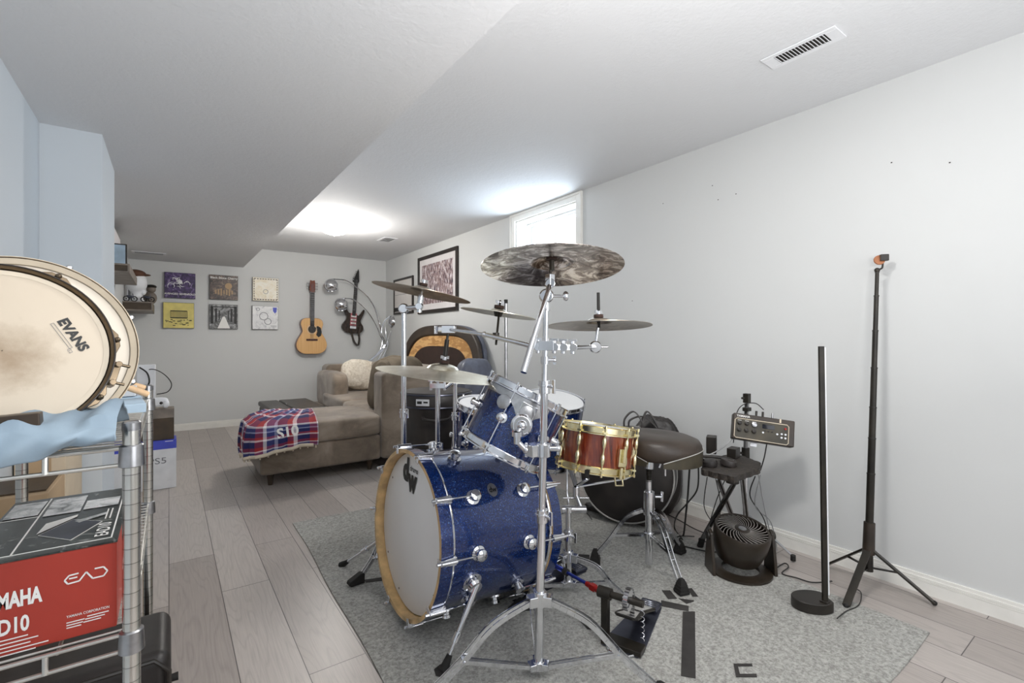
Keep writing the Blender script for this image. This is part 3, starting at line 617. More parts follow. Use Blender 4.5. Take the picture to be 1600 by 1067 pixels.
# plaid throw draped over the chaise corner
def drape(u, v_):
    # u along the draped edge (0 foot end .. 1 along the side), v from back of the cushion to the hem
    s_ = u * 1.02
    corner = .50
    top = V((.70 + .36 * u, 4.84 - .22 * u, .486))
    if s_ < corner: ex, nx = V((.512, 4.44 - .42 * s_ / corner, 0)), V((-1, 0, 0))
    else: ex, nx = V((.512 + (s_ - corner) * .86, 4.018, 0)), V((0, -1, 0))
    kk = max(0, 1 - abs(s_ - corner) / .09); nx = (nx + V((-.7, -.7, 0)) * kk).normalized(); ex = ex + V((.02, .02, 0)) * kk
    fold = .010 * math.sin(u * 23 + v_ * 2) + .007 * math.sin(u * 41 + 1.3)
    if v_ < .45:
        t_ = v_ / .45; p = top * (1 - t_) + V((ex.x, ex.y, .492)) * t_; p.z += .004 + abs(fold) * .8 - .02 * max(0, t_ - .85) / .15; return p
    t_ = (v_ - .45) / .55; dz = .245 + .03 * math.sin(u * 5 + .5) - .05 * u
    p = V((ex.x, ex.y, .472 - dz * t_)) + nx * (.020 + abs(fold) * (1 + t_) + .012 * math.sin(t_ * 3)); return p
o = MB().grid(drape, 60, 44, True).build('throw_blanket', 'plaid', solid=.006, loc=(.6, 4.2, .45)); o['label'] = 'navy, red and white plaid throw blanket over the chaise corner'; o['category'] = 'blanket'
m = MB()
for k in range(16):
    u = .02 + .96 * k / 15; p = drape(u, 1.0); m.cyl(p, p + V((0, 0, -.022)), .004, .006, 6)
m.tube([drape(.04 + .92 * k / 30, .975) + V((0, -.006, -.004 + .004 * math.sin(k))) for k in range(31)], .014, 8); f_ = m.build('fringe', 'creamhoop'); 
for v_ in f_.data.vertices: v_.co -= V((.6, 4.2, .45))
f_.parent = o; f_['kind'] = 'stuff'
p0 = drape(.74, .60); m = MB().text('S10', .105, frame(p0 + V((.005, -.022, 0)), (0, -1, 0), (.99, 0, .12)), .001, .03); t_o = m.build('lettering', 'whiteink')
for v_ in t_o.data.vertices: v_.co -= V((.6, 4.2, .45))
t_o.parent = o

# storage ottoman with folding tray lid
O = thing('storage_ottoman', 'dark brown leather-topped ottoman beside the chaise near the back wall', 'ottoman', (1.05, 5.4, 0))
MB().bb((.80, 5.02, .04), (1.28, 5.86, .40)).build('base', 'leather', O, .02, 3)
MB().bb((.79, 5.01, .402), (.985, 5.87, .455)).build('lid', 'darkleather', O, .018, 3)
MB().bb((.992, 5.01, .402), (1.29, 5.87, .455)).build('lid', 'darkleather', O, .018, 3)
MB().box((.99, 5.42, .461), (.012, .05, .012)).build('pull_tab', 'steel', O)
for (x, y) in ((.83, 5.06), (1.25, 5.06), (.83, 5.82), (1.25, 5.82)): MB().cyl((x, y, .001), (x, y, .04), .02).build('foot', 'black', O)

# poker table leaning on the wall
Tn = V((-.975, -.10, .14)).normalized(); tc = V((2.53, 5.02, .665))
PT = thing('poker_table_top', 'poker table top with padded leather rail leaning against the wall', 'poker table', (2.6, 4.9, .02))
Fp = frame(tc, Tn, (0, 1, 0)) 
def stad(a, b_, n=10):
    return [(x, y) for x, y in ((a * (abs(math.cos(q)) ** .55) * (1 if math.cos(q) > 0 else -1), b_ * (abs(math.sin(q)) ** .75) * (1 if math.sin(q) > 0 else -1)) for q in [2 * math.pi * k / 72 for k in range(72)])]
def ringprism(m, A, B, h0, h1):
    n = len(A); P = [V((x, y, h0)) for x, y in A] + [V((x, y, h0)) for x, y in B] + [V((x, y, h1)) for x, y in A] + [V((x, y, h1)) for x, y in B]
    F = []
    for i in range(n):
        j = (i + 1) % n; F += [(i, j, 2 * n + j, 2 * n + i), (n + j, n + i, 3 * n + i, 3 * n + j), (2 * n + i, 2 * n + j, 3 * n + j, 3 * n + i), (j, i, n + i, n + j)]
    m.add([Fp @ p for p in P], F)
m = MB(); ringprism(m, stad(.84, .63), stad(.715, .51), .0, .055); m.build('padded_rail', 'leather', PT, .022, 4)
m = MB(); ringprism(m, stad(.712, .507), stad(.60, .385), .006, .03); m.build('wood_racetrack', 'oak', PT)
MB().prism(stad(.598, .383), .02, Fp @ MX.Translation((0, 0, .006))).build('felt_surface', 'felt', PT)
MB().prism(stad(.85, .64), .045, Fp @ MX.Translation((0, 0, -.046))).build('underside', 'greyunder', PT, .008)
# arm chair pad seen behind the drum stands
A_ = thing('upholstered_chair', 'grey upholstered chair tucked behind the sofa arm', 'chair', (2.42, 3.60, 0))
MB().bb((2.18, 3.42, .10), (2.58, 3.86, .52)).build('seat', 'greyunder', A_, .06, 4)
MB().sq((2.33, 3.86, .68), (.36, .20, .54), 3.4, 16, None, .02, 5).build('backrest', 'greyunder', A_)
for (x, y) in ((2.22, 3.46), (2.54, 3.46), (2.22, 3.82), (2.54, 3.82)): MB().cyl((x, y, .001), (x, y, .10), .018).build('leg', 'darkwood', A_)

# arc lamp
LA = thing('arc_floor_lamp', 'chrome arc floor lamp with ball shades in the far corner', 'floor lamp', (2.10, 6.98, 0))
lb = V((2.10, 6.98, 0)); yl = 6.93
MB().lathe([(.15, .001), (.15, .03), (.03, .045), (.02, .09)], 36, True, MX.Translation(lb)).build('base', 'chrome', LA)
def lamp_arm(px, py, px_t, py_t, off, peak):
    b0 = lb + V((off, 0, .08)); b1 = Wy(597 + off * 110, 545, 6.95); e_ = Wy(px, py, yl); top = Wy(px_t, py_t, yl)
    pts = [b0, V((b0.x, 6.96, .55)), b1] + [Wy(x, y, 6.94) for x, y in peak] + [top]
    MB().tube(spline(pts, 10), .0075, 8).build('arm', 'chrome', LA)
    r_ = .095; c = e_ 
    nrm = V((.15, -.35, -1)).normalized(); fr_ = frame(c, nrm, (1, 0, 0))
    prof = [(.001, -r_)] + [(r_ * math.sin(math.pi * k / 20), -r_ * math.cos(math.pi * k / 20)) for k in range(1, 16)] + [(r_ * .70, r_ * .66), (r_ * .68, r_ * .6)]
    MB().lathe(prof, 32, False, fr_).build('ball_shade', 'chrome', LA)
    m = MB().cyl(top, c - nrm * r_ * .9, .012); m.build('shade_socket', 'chrome', LA)
    MB().lathe([(.001, .03), (r_ * .68, .05)], 24, False, fr_).build('bulb', 'white', LA)
    return c
lamp_arm(517, 446, 522, 436, -.02, [(590, 496), (577, 467), (556, 448), (540, 438)])
lamp_arm(533, 476, 539, 466, .0, [(593, 522), (583, 500), (568, 480), (552, 468)])
lamp_arm(616, 503, 609, 494, .02, [(596, 520), (600, 503)])
MB().tube(spline([lb + V((.04, 0, .08)), Wy(600, 545, 6.96), Wy(606, 530, 6.97), Wy(612, 515, 7.0)], 8), .0075, 8).build('arm', 'chrome', LA)
MB().tube(spline([lb + V((.05, 0, .08)), Wy(602, 550, 6.96), Wy(603, 525, 6.97), Wy(602, 512, 7.0)], 8), .0075, 8).build('arm', 'chrome', LA)

# stacked drum cases in front of the sofa arm
def drumcase(lab, c, r, z0_, h, tagx):
    T = thing('drum_case', lab, 'drum case', (c[0], c[1], z0_)); fr_ = MX.Translation((c[0], c[1], z0_))
    MB().lathe([(r * .96, .001), (r, .012), (r * 1.01, h * .5), (r * .99, h * .72), (r * 1.0, h * .74)], 40, True, fr_).build('body', 'nylon', T)
    MB().lathe([(r * 1.015, h * .745), (r * 1.02, h * .93), (r * .97, h * .985), (r * .9, h * .995)], 40, True, fr_).build('lid', 'nylon', T)
    for z in (h * .03, h * .74, h * .955): MB().ring((c[0], c[1], z0_ + z), (0, 0, 1), r * 1.01, .006, 48, 6).build('piping', 'gunmetal', T)
    d = -V((c[0], c[1], 0)).normalized(); s_ = V((-d.y, d.x, 0))
    if tagx:
        p = V((c[0], c[1], z0_ + h * .84)) + (d * .93 + s_ * -.36) * r * 1.03
        f_ = frame(p, (p - V((c[0], c[1], p.z))), (s_.x, s_.y, 0)); m = MB(); m.mx = f_; m.box((0, 0, 0), (.085, .04, .004)); m.build('name_label', 'paper', T)
        m = MB(f_); m.box((-.020, 0, .0025), (.030, .016, .001)); m.box((.020, .002, .0025), (.028, .010, .001)); m.build('label_print', 'blackink', T)
    p = V((c[0], c[1], z0_ + h * .60)) + d * r * 1.01
    m = MB().tube(spline([p - s_ * .08, p - s_ * .07 + d * .03 + UP * -.01, p + d * .035 + UP * -.02, p + s_ * .07 + d * .03 + UP * -.01, p + s_ * .08], 6), .009, 8); m.build('carry_handle', 'nylon', T)
cc_ = Wd(682, 600, 3.15)
drumcase('black nylon drum case on the floor, bottom of the stack of two', (cc_.x, cc_.y), .235, 0.0, .44, False)
drumcase('black nylon drum case with a white label, top of the stack', (cc_.x, cc_.y), .225, .441, .36, True)
# ================================================================== the drum kit
def drum(name, lab, cat, base, n, R_, h, xh, shell, hw, head, nl, lug='turret', rod=True, badge=None, group=None, hoopw=.03, res='head_plain', rods=True, hoopmat=None, a0=None):
    T = thing(name, lab, cat, base, group); F = frame(base, n, xh); hm = hoopmat or hw
    def mb(): m = MB(); m.mx = F; return m
    mb().lathe([(R_ - .006, .004), (R_, .0), (R_, h), (R_ - .006, h - .004)], 64, False).build('shell', shell, T)
    for z, s_, nm, mt in ((h, 1, 'batter_head', head), (0, -1, 'resonant_head', res)):
        mb().lathe([(R_ - .002, z - s_ * .004), (R_ - .004, z + s_ * .004), (.001, z + s_ * .0042)], 64, False).build(nm, mt, T)
        q = sorted([z + s_ * .012, z - s_ * (hoopw - .012)])
        lo, hi = q
        mb().lathe([(R_ + .002, lo + .002), (R_ + .011, lo), (R_ + .011, lo + .004), (R_ + .005, lo + .007), (R_ + .005, hi - .004), (R_ + .009, hi), (R_ + .003, hi + .0005), (R_ + .001, lo + .004)], 64, False).build('hoop', hm, T)
    for k in range(nl):
        a = 2 * math.pi * (k + .5) / nl if a0 is None else a0 + 2 * math.pi * k / nl; d = V((math.cos(a), math.sin(a), 0)); tt = V((-math.sin(a), math.cos(a), 0))
        if lug == 'turret':
            m = mb(); zc = h * .5; fr_ = frame(d * (R_ + .0) + V((0, 0, zc)), d, (0, 0, 1)); m.lathe([(.018, 0), (.019, .008), (.012, .010), (.012, .02), (.014, .022), (.014, .030), (.008, .034)], 20, True, fr_)
            lo = m.build('lug', hw, T)
        else:
            m = mb(); 
            for zz in (h * .30, h * .70):
                fr_ = MX.Translation(d * (R_ + .008) + V((0, 0, zz))); m.sph(d * (R_ + .009) + V((0, 0, zz)), .010, 12, (1, 1, 2.9))
            m.bar(d * (R_ + .004) + V((0, 0, h * .36)), d * (R_ + .004) + V((0, 0, h * .64)), .006, .008, d)
            lo = m.build('lug', hw, T)
        if rods:
            m = mb(); rr = R_ + .013
            m.cyl(d * rr + V((0, 0, -.006)), d * rr + V((0, 0, h + .010)), .0028, None, 6); m.cyl(d * rr + V((0, 0, h + .006)), d * rr + V((0, 0, h + .018)), .0055, None, 8); m.cyl(d * rr + V((0, 0, -.018)), d * rr + V((0, 0, -.006)), .0055, None, 8)
            m.box(d * (R_ + .011) + V((0, 0, h - .012)), (.018, .018, .008), MX.Rotation(a, 3, 'Z')); m.box(d * (R_ + .011) + V((0, 0, .012)), (.018, .018, .008), MX.Rotation(a, 3, 'Z'))
            rd = m.build('tension_rod', hw, T)
    if badge:
        a, z, s_ = badge; d = V((math.cos(a), math.sin(a), 0)); p = d * (R_ + .0015) + V((0, 0, z)); fb_ = frame(p, d, (-math.sin(a), math.cos(a), 0))
        m = mb(); m.prism([(s_ * .5 * math.cos(q * math.pi / 12), s_ * .62 * math.sin(q * math.pi / 12)) for q in range(24)], .003, fb_); bo = m.build('badge', 'steel', T)
        m = mb(); m.text('dw', s_ * .75, fb_ @ MX.Translation((0, 0, .004)), .0005, .03, .9).build('badge_lettering', 'blackink', bo)
    return T, F
def relabel(bo): pass

# ---- bass drum, lying along the X axis
bn = V((-1, 0, .0655)).normalized(); bf = V((.752, 1.787, .370)); BL = .445
back = bf - bn * (BL + .05)
BD = thing('bass_drum', 'blue sparkle bass drum with a plain white front head', 'bass drum', (1.0, 1.787, 0))
BF = frame(bf - bn * .025, -bn, (0, 0, 1))          # local z runs from the front head to the batter side, local x is up
def bm(): m = MB(); m.mx = BF; return m
bm().lathe([(.298, .03), (.305, .025), (.305, BL + .025), (.298, BL + .02)], 96, False).build('shell', 'sparkle', BD)
bm().lathe([(.303, .012), (.300, .010), (.001, .0098)], 96, False).build('front_head', 'head_white', BD)
bm().lathe([(.303, BL + .038), (.300, BL + .040), (.001, BL + .0402)], 96, False).build('batter_head', 'head_plain', BD)
for z0_, z1_, sgn in ((-.025, .022, 1), (BL + .028, BL + .075, -1)):
    o_ = bm().lathe([(.321, z0_), (.321, z1_)], 96, False).build('hoop', 'sparkle', BD)
    zf, zb = (z0_, z1_) if sgn > 0 else (z1_, z0_)
    bm().lathe([(.321, zf), (.306, zf), (.306, zb), (.321, zb)], 96, False).build('hoop_ply', 'maple', o_)
    m = bm(); m.tube([(.3115 * math.cos(2 * math.pi * k / 96), .3115 * math.sin(2 * math.pi * k / 96), (.027 if sgn > 0 else BL + .022)) for k in range(96)], .0065, 8, True); m.build('flesh_ring', 'chrome', o_)
for k in range(10):
    a = 2 * math.pi * (k + .5) / 10 ; d = V((math.cos(a), math.sin(a), 0))
    for side in (0, 1):
        zc = .13 if side == 0 else BL - .085; m = bm()
        m.lathe([(.026, 0), (.027, .008), (.017, .012), (.017, .022), (.021, .024), (.021, .034), (.011, .040)], 24, True, frame(d * .305 + V((0, 0, zc)), d, (0, 0, 1))); lg = m.build('lug', 'chrome', BD)
        m = bm(); ze = -.034 if side == 0 else BL + .084; m.cyl(d * .332 + V((0, 0, zc)), d * .332 + V((0, 0, ze)), .0032, None, 8); m.cyl(d * .332 + V((0, 0, ze * .98)), d * .332 + V((0, 0, ze + (-.012 if side == 0 else .012))), .006, None, 8)
        m.build('tension_rod', 'chrome', lg)
        m = bm(); z_in, z_out = (.030, -.030) if side == 0 else (BL + .02, BL + .080); tt = V((-d.y, d.x, 0))
        m.bar(d * .327 + V((0, 0, z_in)), d * .329 + V((0, 0, z_out)), .020, .008, d); m.bar(d * .331 + V((0, 0, z_out)), d * .304 + V((0, 0, z_out)), .020, .004, (0, 0, 1)); m.cyl(d * .334 + V((0, 0, z_in)), d * .334 + V((0, 0, z_out)), .0085, .007, 12)
        m.bar(d * .327 + tt * .012 + V((0, 0, z_in)), d * .327 + tt * .006 + V((0, 0, z_out)), .006, .010, d); m.bar(d * .327 - tt * .012 + V((0, 0, z_in)), d * .327 - tt * .006 + V((0, 0, z_out)), .006, .010, d)
        m.build('claw_hook', 'chrome', BD, .0012)
# front logo: local x is up, so text frame uses world axes on the head
hc_ = BF @ V((0, 0, .0085)); hn = (BF.to_3x3() @ V((0, 0, -1))).normalized(); hx_ = V((0, -1, 0))
fh = frame(hc_ + hn * .001, hn, hx_)
m = MB(); m.text('d', .125, fh @ MX.Translation((-.085, .222, 0)), .0008, .055, .85); m.text('w', .125, fh @ MX.Translation((-.018, .190, 0)), .0008, .055, .80); m.text('drums', .030, fh @ MX.Translation((-.008, .238, 0)), .0008, .02); m.build('logo_lettering', 'blackink', BD)
for k in range(10):
    a = 2 * math.pi * k / 10; MB().lathe([(.0045, 0), (.001, .0012)], 10, False, fh @ MX.Translation((.272 * math.cos(a), .272 * math.sin(a), .0005))).build('vent_rivet', 'blackink', BD) if k in (2, 4, 6, 7, 9) else None
a_b = None
dn = (BF.inverted().to_3x3() @ (Wd(738, 738, 1.65) - V((1.0, 1.787, .36)))); ab = math.atan2(dn.y, dn.x); d = V((math.cos(ab), math.sin(ab), 0))
fb_ = frame(d * .3065 + V((0, 0, .225)), d, (0, 0, 1)); m = bm(); m.prism([(.021 * math.cos(q * math.pi / 12), .027 * math.sin(q * math.pi / 12)) for q in range(24)], .003, fb_); bo = m.build('badge', 'steel', BD)
m = bm(); m.text('dw', .03, fb_ @ MX.Translation((0, 0, .004)), .0005, .03, .9).build('badge_lettering', 'blackink', bo)
a = math.atan2(-.62, -.35)
MB().lathe([(.009, 0), (.006, .004)], 14, True, frame(Wd(760, 899, 1.6), (0, -1, -.6))).build('air_vent', 'steel', BD) if False else None
# spurs
def spur(p_shell, foot, nrm):
    m = MB(); m.lathe([(.037, -.004), (.037, .005), (.024, .008), (.022, .02), (.028, .022), (.024, .034)], 28, True, frame(p_shell, nrm)); br_ = m.build('spur_bracket', 'chrome', BD)
    p0 = p_shell + nrm * .03; foot = V(foot); d = (foot - p0).normalized()
    m = MB(); m.cyl(p0 - d * .02, p0 + d * (foot - p0).length * .62, .012, .0095); q = p0 + (foot - p0) * .62; m.cyl(q - d * .02, q + d * .012, .014); m.cyl(q, foot - d * .035, .0065); lg = m.build('spur_leg', 'chrome', BD)
    m = MB(); m.cyl(foot - d * .05, foot + V((0, 0, .002)), .010, .017); m.build('rubber_foot', 'rubber', lg)
def onshell(ang, z):                     # ang measured from up, towards -Y (camera side) positive
    a = -R(ang); 
    dl = V((math.cos(R(ang)), 0, 0)); 
    up_ = (BF.to_3x3() @ V((1, 0, 0))); sd = V((0, -1, 0)); nn = (up_ * math.cos(R(ang)) + sd * math.sin(R(ang))).normalized()
    c = BF @ V((0, 0, z)); return c + nn * .305, nn
p, nn = onshell(111, .125); spur(p, Wz(693, 1048, RZ + .004), nn)
p, nn = onshell(-105, .125); spur(p, Wz(533, 884, .004), nn)
tag(MB().bb((-1, -1, 0), (1, 1, 1)).build('x', 'tape'), 'x', 'x') if False else None

# ---- rack tom
tn = V((.429, -.181, .885)).normalized(); tb = Wd(783, 703, 1.80)
lq = frame(tb, tn, V((.8, -.6, 0))).inverted() @ Wd(779, 663, 1.66); TT, TF = drum('rack_tom', 'tilted blue sparkle rack tom mounted above the bass drum', 'tom drum', tb, tn, .1525, .232, V((.8, -.6, 0)), 'sparkle', 'chrome', 'head_white', 6, badge=None, a0=math.atan2(lq.y, lq.x))
# badge and suspension mount on camera side
loc = TF.inverted() @ Wd(763, 633, 1.62); ab = math.atan2(loc.y, loc.x); d = V((math.cos(ab), math.sin(ab), 0))
m = MB(); m.mx = TF; fb_ = frame(d * .154 + V((0, 0, .165)), d, (-d.y, d.x, 0)); m.prism([(.017 * math.cos(q * math.pi / 12), .021 * math.sin(q * math.pi / 12)) for q in range(24)], .003, fb_); bo = m.build('badge', 'steel', TT)
m = MB(); m.mx = TF; m.text('dw', .026, fb_ @ MX.Translation((0, 0, .004)), .0005, .03, .9).build('badge_lettering', 'blackink', bo)
m = MB(); m.mx = TF
la = TF.inverted() @ Wd(830, 640, 1.60); ac = math.atan2(la.y, la.x)
for k in range(-9, 10): pass
def arcstrip(m, r_, a0, a1, z0f, z1f, th=.004, n=24):
    P = []; 
    for i in range(n + 1):
        a = a0 + (a1 - a0) * i / n; z0_, z1_ = z0f(i / n), z1f(i / n)
        for rr in (r_, r_ + th): P += [(rr * math.cos(a), rr * math.sin(a), z0_), (rr * math.cos(a), rr * math.sin(a), z1_)]
    F = []
    for i in range(n):
        a, b_ = i * 4, (i + 1) * 4; F += [(a + 2, a + 3, b_ + 3, b_ + 2), (a, b_, b_ + 1, a + 1), (a + 1, b_ + 1, b_ + 3, a + 3), (a, a + 2, b_ + 2, b_)]
    F += [(0, 1, 3, 2), (4 * n, 4 * n + 2, 4 * n + 3, 4 * n + 1)]; m.add(P, F)
arcstrip(m, .160, ac - 1.25, ac + .45, lambda t: .185 - .055 * math.exp(-((t - .72) / .16) ** 2) , lambda t: .212)
for q in (-.55, 0.0): 
    m.lathe([(.026, 0), (.026, .006), (.014, .008)], 24, True, frame(V((math.cos(ac + q), math.sin(ac + q), 0)) * .163 + V((0, 0, .168)), (math.cos(ac + q), math.sin(ac + q), 0)))
m.build('suspension_mount', 'steel', TT, .001)
m = MB(); m.mx = TF; dd = V((math.cos(ac), math.sin(ac), 0)); pc_ = dd * .17 + V((0, 0, .125)); m.lathe([(.036, 0), (.038, .012), (.030, .018)], 28, True, frame(pc_, dd)); m.box(dd * .163 + V((0, 0, .155)), (.004, .06, .09), MX.Rotation(ac, 3, 'Z')); m.build('mount_plate', 'chrome', TT, .002)
tom_mount = TF @ (pc_ + dd * .02)

# ---- wooden snare
sn = V((.16, .01, .985)).normalized(); sb = Wd(928.5, 730, 2.19); sb.z += .004
SD, SF = drum('snare_drum', 'reddish-brown wooden snare drum with gold hardware on a stand', 'snare drum', sb, sn, .165, .178, (1, 0, 0), 'mahogany', 'gold', 'head_white', 10, 'tube', hoopw=.034)
m = MB(); m.mx = SF; lt = SF.inverted() @ Wd(976, 712, 2.03); at = math.atan2(lt.y, lt.x); rt = MX.Rotation(at, 3, 'Z'); d = V((math.cos(at), math.sin(at), 0))
m.box(d * .175 + V((0, 0, .07)), (.018, .040, .075), rt); m.box(d * .190 + V((0, 0, .085)), (.012, .014, .07), rt); m.cyl(d * .18 + V((0, 0, .03)), d * .18 + V((0, 0, -.02)), .008); m.build('snare_throw_off', 'gold', SD, .003)
m = MB(); m.mx = SF; q0 = d * .165 + V((0, 0, -.02)); m.tube([q0 + V((0, 0, .01)) - V((-d.y, d.x, 0)) * .02, q0 + d * .012 + V((0, 0, -.025)) - V((-d.y, d.x, 0)) * .02, q0 + d * .012 + V((0, 0, -.025)) + V((-d.y, d.x, 0)) * .02, q0 + V((0, 0, .01)) + V((-d.y, d.x, 0)) * .02], .004, 8); m.build('snare_guard', 'gold', SD)

# ---- two floor toms behind
cf = Wd(866, 623, 3.25)
nF = V((-.05, -.24, .97)).normalized(); FT, FF = drum('floor_tom', 'blue floor tom standing behind the wooden snare', 'floor tom', (cf - nF * .43), nF, .203, .42, (1, 0, 0), 'sparkle', 'chrome', 'head_white', 8)
def ftleg(T, c, r_, ang, z0_, z1_):
    d = V((math.cos(R(ang)), math.sin(R(ang)), 0)); p = V((c.x, c.y, 0)) + d * (r_ + .025)
    m = MB(); m.box(p + V((0, 0, .46)) - d * .008, (.03, .03, .05)); m.tube([p + V((0, 0, .60)), p + V((0, 0, .16)), p + d * .025 + V((0, 0, .11)), p + d * .025 + V((0, 0, .03))], .006, 8); lg = m.build('leg', 'chrome', T)
    MB().cyl(p + d * .025 + V((0, 0, RZ + .0005)), p + d * .025 + V((0, 0, .045)), .013, .010).build('rubber_foot', 'rubber', lg)
for a in (250, 10, 130): ftleg(FT, cf, .203, a, 0, 0)
cg = Wd(764, 630, 2.62)
nG = V((.02, -.17, .98)).normalized(); FT2, _ = drum('floor_tom', 'blue floor tom with white head, half hidden behind the rack tom', 'floor tom', (cg - nG * .36), nG, .165, .35, (1, 0, 0), 'sparkle', 'chrome', 'head_white', 8)
for a in (235, 355, 115): ftleg(FT2, cg, .165, a, 0, 0)

# ---- cymbals
def cymbal(lab, cat, c, n, R_, mat, bell=.24, bow=.085, nm='cymbal'):
    T = thing(nm, lab, cat, c); F = frame(c, n); rb = R_ * bell; m = MB(); m.mx = F
    H = R_ * bow; prof = []
    for k in range(25):
        r_ = R_ * (1 - k / 24) if k < 24 else .006
        z = H * (1 - (r_ / R_) ** 1.6) - H + (0 if r_ > rb else R_ * .085 * math.sqrt(max(0, 1 - (r_ / rb) ** 2)))
        prof.append((max(r_, .006), z))
    top = [(r_, z) for r_, z in reversed(prof)]; zt = prof[-1][1]; off = -zt
    P = [(r_, z + off) for r_, z in top] + [(r_, z + off - .0016) for r_, z in reversed(top)]
    m.lathe(P + [P[0]], 96, False); m.build('cymbal_plate', mat, T)
    m = MB(); m.mx = F; m.lathe([(.019, .0005), (.019, .012), (.009, .013)], 18, True); m.lathe([(.019, -.014), (.019, -.002)], 18, True); m.build('felt_washer', 'felt', T)
    m = MB(); m.mx = F; m.cyl((0, 0, .013), (0, 0, .026), .008); m.bar((-.018, 0, .024), (.018, 0, .024), .004, .012); m.build('wing_nut', 'chrome', T)
    return T, F, zt
cA = V((1.056, 1.246, 1.412)); nA = V((.088, .123, .988)).normalized()
cymbal('largest cymbal, hammered bronze on the tall front stand below the window', 'cymbal', cA, nA, .240, 'cym_dark', .27)
cB = V((.989, 2.112, 1.385))
nB = V((.172, -.086, .98)).normalized()
cymbal('grey-brown crash cymbal tilted in front of the framed pictures', 'cymbal', cB, nB, .235, 'cym_grey', .22, .06)
cC = V((1.003, 1.487, 1.244)); nC = V((.134, -.075, .99)).normalized()
cymbal('small thin pale cymbal right of the framed pictures', 'cymbal', cC, nC, .142, 'cym_lite', .25, .05)
cD = V((1.381, 1.344, 1.215)); nD = V((.045, .062, .997)).normalized()
cymbal('grey cymbal on the side arm, furthest right in the kit', 'cymbal', cD, nD, .205, 'cym_grey', .25, .075)
cE = V((.885, 1.700, 1.035)); nE = V((.103, -.074, .99)).normalized()
cymbal('wide pale cymbal low above the bass drum and drum cases', 'cymbal', cE, nE, .258, 'cym_lite', .25, .09)

# ---- stands
def clamp(m, p, s_=1., ax=(1, 0, 0)):
    p = V(p); ax = V(ax).normalized(); m.cyl(p - UP * .018 * s_, p + UP * .018 * s_, .020 * s_); m.cyl(p - ax * .012, p + ax * .042 * s_, .009 * s_); m.sph(p + ax * .045 * s_, .011 * s_, 10); m.bar(p + ax * .045 * s_ - UP * .02 * s_, p + ax * .045 * s_ + UP * .02 * s_, .006, .010, ax)
def stand(name, lab, c, segs, hub, low, rad, azs, foot_r=.018, tubes=(.0143, .0127, .0095), wdt=.022, double=True, top=None, mat='chrome'):
    T = thing(name, lab, 'stand', (c[0], c[1], 0)); cx, cy = c[0], c[1]; top = top or (0, 0)
    def at_(z): k = z / segs[-1]; return V((cx + top[0] * k, cy + top[1] * k, z))
    z = low - .015
    for k, z1_ in enumerate(segs):
        r_ = tubes[min(k, len(tubes) - 1)]; MB().cyl(at_(z), at_(z1_), r_, None, 20).build('tube', mat, T)
        if k < len(segs) - 1:
            m = MB(); q = at_(z1_); m.cyl(q - UP * .035, q + UP * .008, r_ + .006, None, 20); m.cyl(q - UP * .012, q - UP * .004, r_ + .009, None, 20); m.cyl(q + V((0, -.012, -.01)), q + V((0, -.045, -.01)), .006); m.bar(q + V((0, -.047, -.032)), q + V((0, -.047, .012)), .006, .012, (0, 1, 0)); m.build('height_clamp', mat, T, .001)
        z = z1_ - .01
    m = MB(); m.cyl(at_(hub - .02), at_(hub + .028), tubes[0] + .008, None, 20)
    for a in azs: d = V((math.cos(R(a)), math.sin(R(a)), 0)); m.box(at_(hub) + d * .028, (.030, wdt + .008, .034), MX.Rotation(R(a), 3, 'Z'))
    m.build('leg_collar', mat, T, .002)
    m = MB(); m.cyl(at_(low - .014), at_(low + .014), tubes[0] + .006, None, 20)
    for a in azs: d = V((math.cos(R(a)), math.sin(R(a)), 0)); m.box(at_(low) + d * .024, (.022, wdt + .006, .022), MX.Rotation(R(a), 3, 'Z'))
    m.build('base_collar', mat, T, .002)
    for a in azs:
        d = V((math.cos(R(a)), math.sin(R(a)), 0)); t_ = V((-d.y, d.x, 0)); o0 = at_(0); z_ = RZ + .002
        A = at_(hub) + d * .035; K = o0 + d * (rad * .42) + UP * (hub * .80); F_ = o0 + d * rad + UP * (z_ + .018)
        K = A.lerp(F_, .30) + UP * .022 + d * .02
        m = MB(); pts = spline([A, K, A.lerp(F_, .66) + UP * .010, F_], 6)
        for s_ in ((-1, 1) if double else (0,)):
            for i in range(len(pts) - 1): m.bar(pts[i] + t_ * s_ * wdt * .42, pts[i + 1] + (pts[i + 1] - pts[i]) * .08 + t_ * s_ * wdt * .42, .0035 if double else wdt, .016 if double else .006, UP)
        lg = m.build('leg', mat, T)
        m = MB(); J = A.lerp(F_, .62) + UP * .008; B_ = at_(low) + d * .028
        for s_ in ((-1, 1) if double else (0,)): m.bar(B_ + t_ * s_ * wdt * .30, J + t_ * s_ * wdt * .30, .003 if double else .012, .013 if double else .005, UP)
        m.cyl(J - t_ * wdt * .6, J + t_ * wdt * .6, .005); m.build('leg_brace', mat, lg)
        m = MB(); e_ = F_ + d * .012; m.prism([(-.034, -.017), (.030, -.017), (.042, -.006), (.036, .006), (-.020, .030), (-.034, .026)], .034, frame(e_ + V((0, 0, 0)) + t_ * .017, -t_ , d) if False else MX(((d.x, 0, -t_.x, e_.x + t_.x * .017), (d.y, 0, -t_.y, e_.y + t_.y * .017), (0, 1, 0, e_.z), (0, 0, 0, 1))))
        m.build('rubber_foot', 'rubber', lg, .004)
    return T, at_
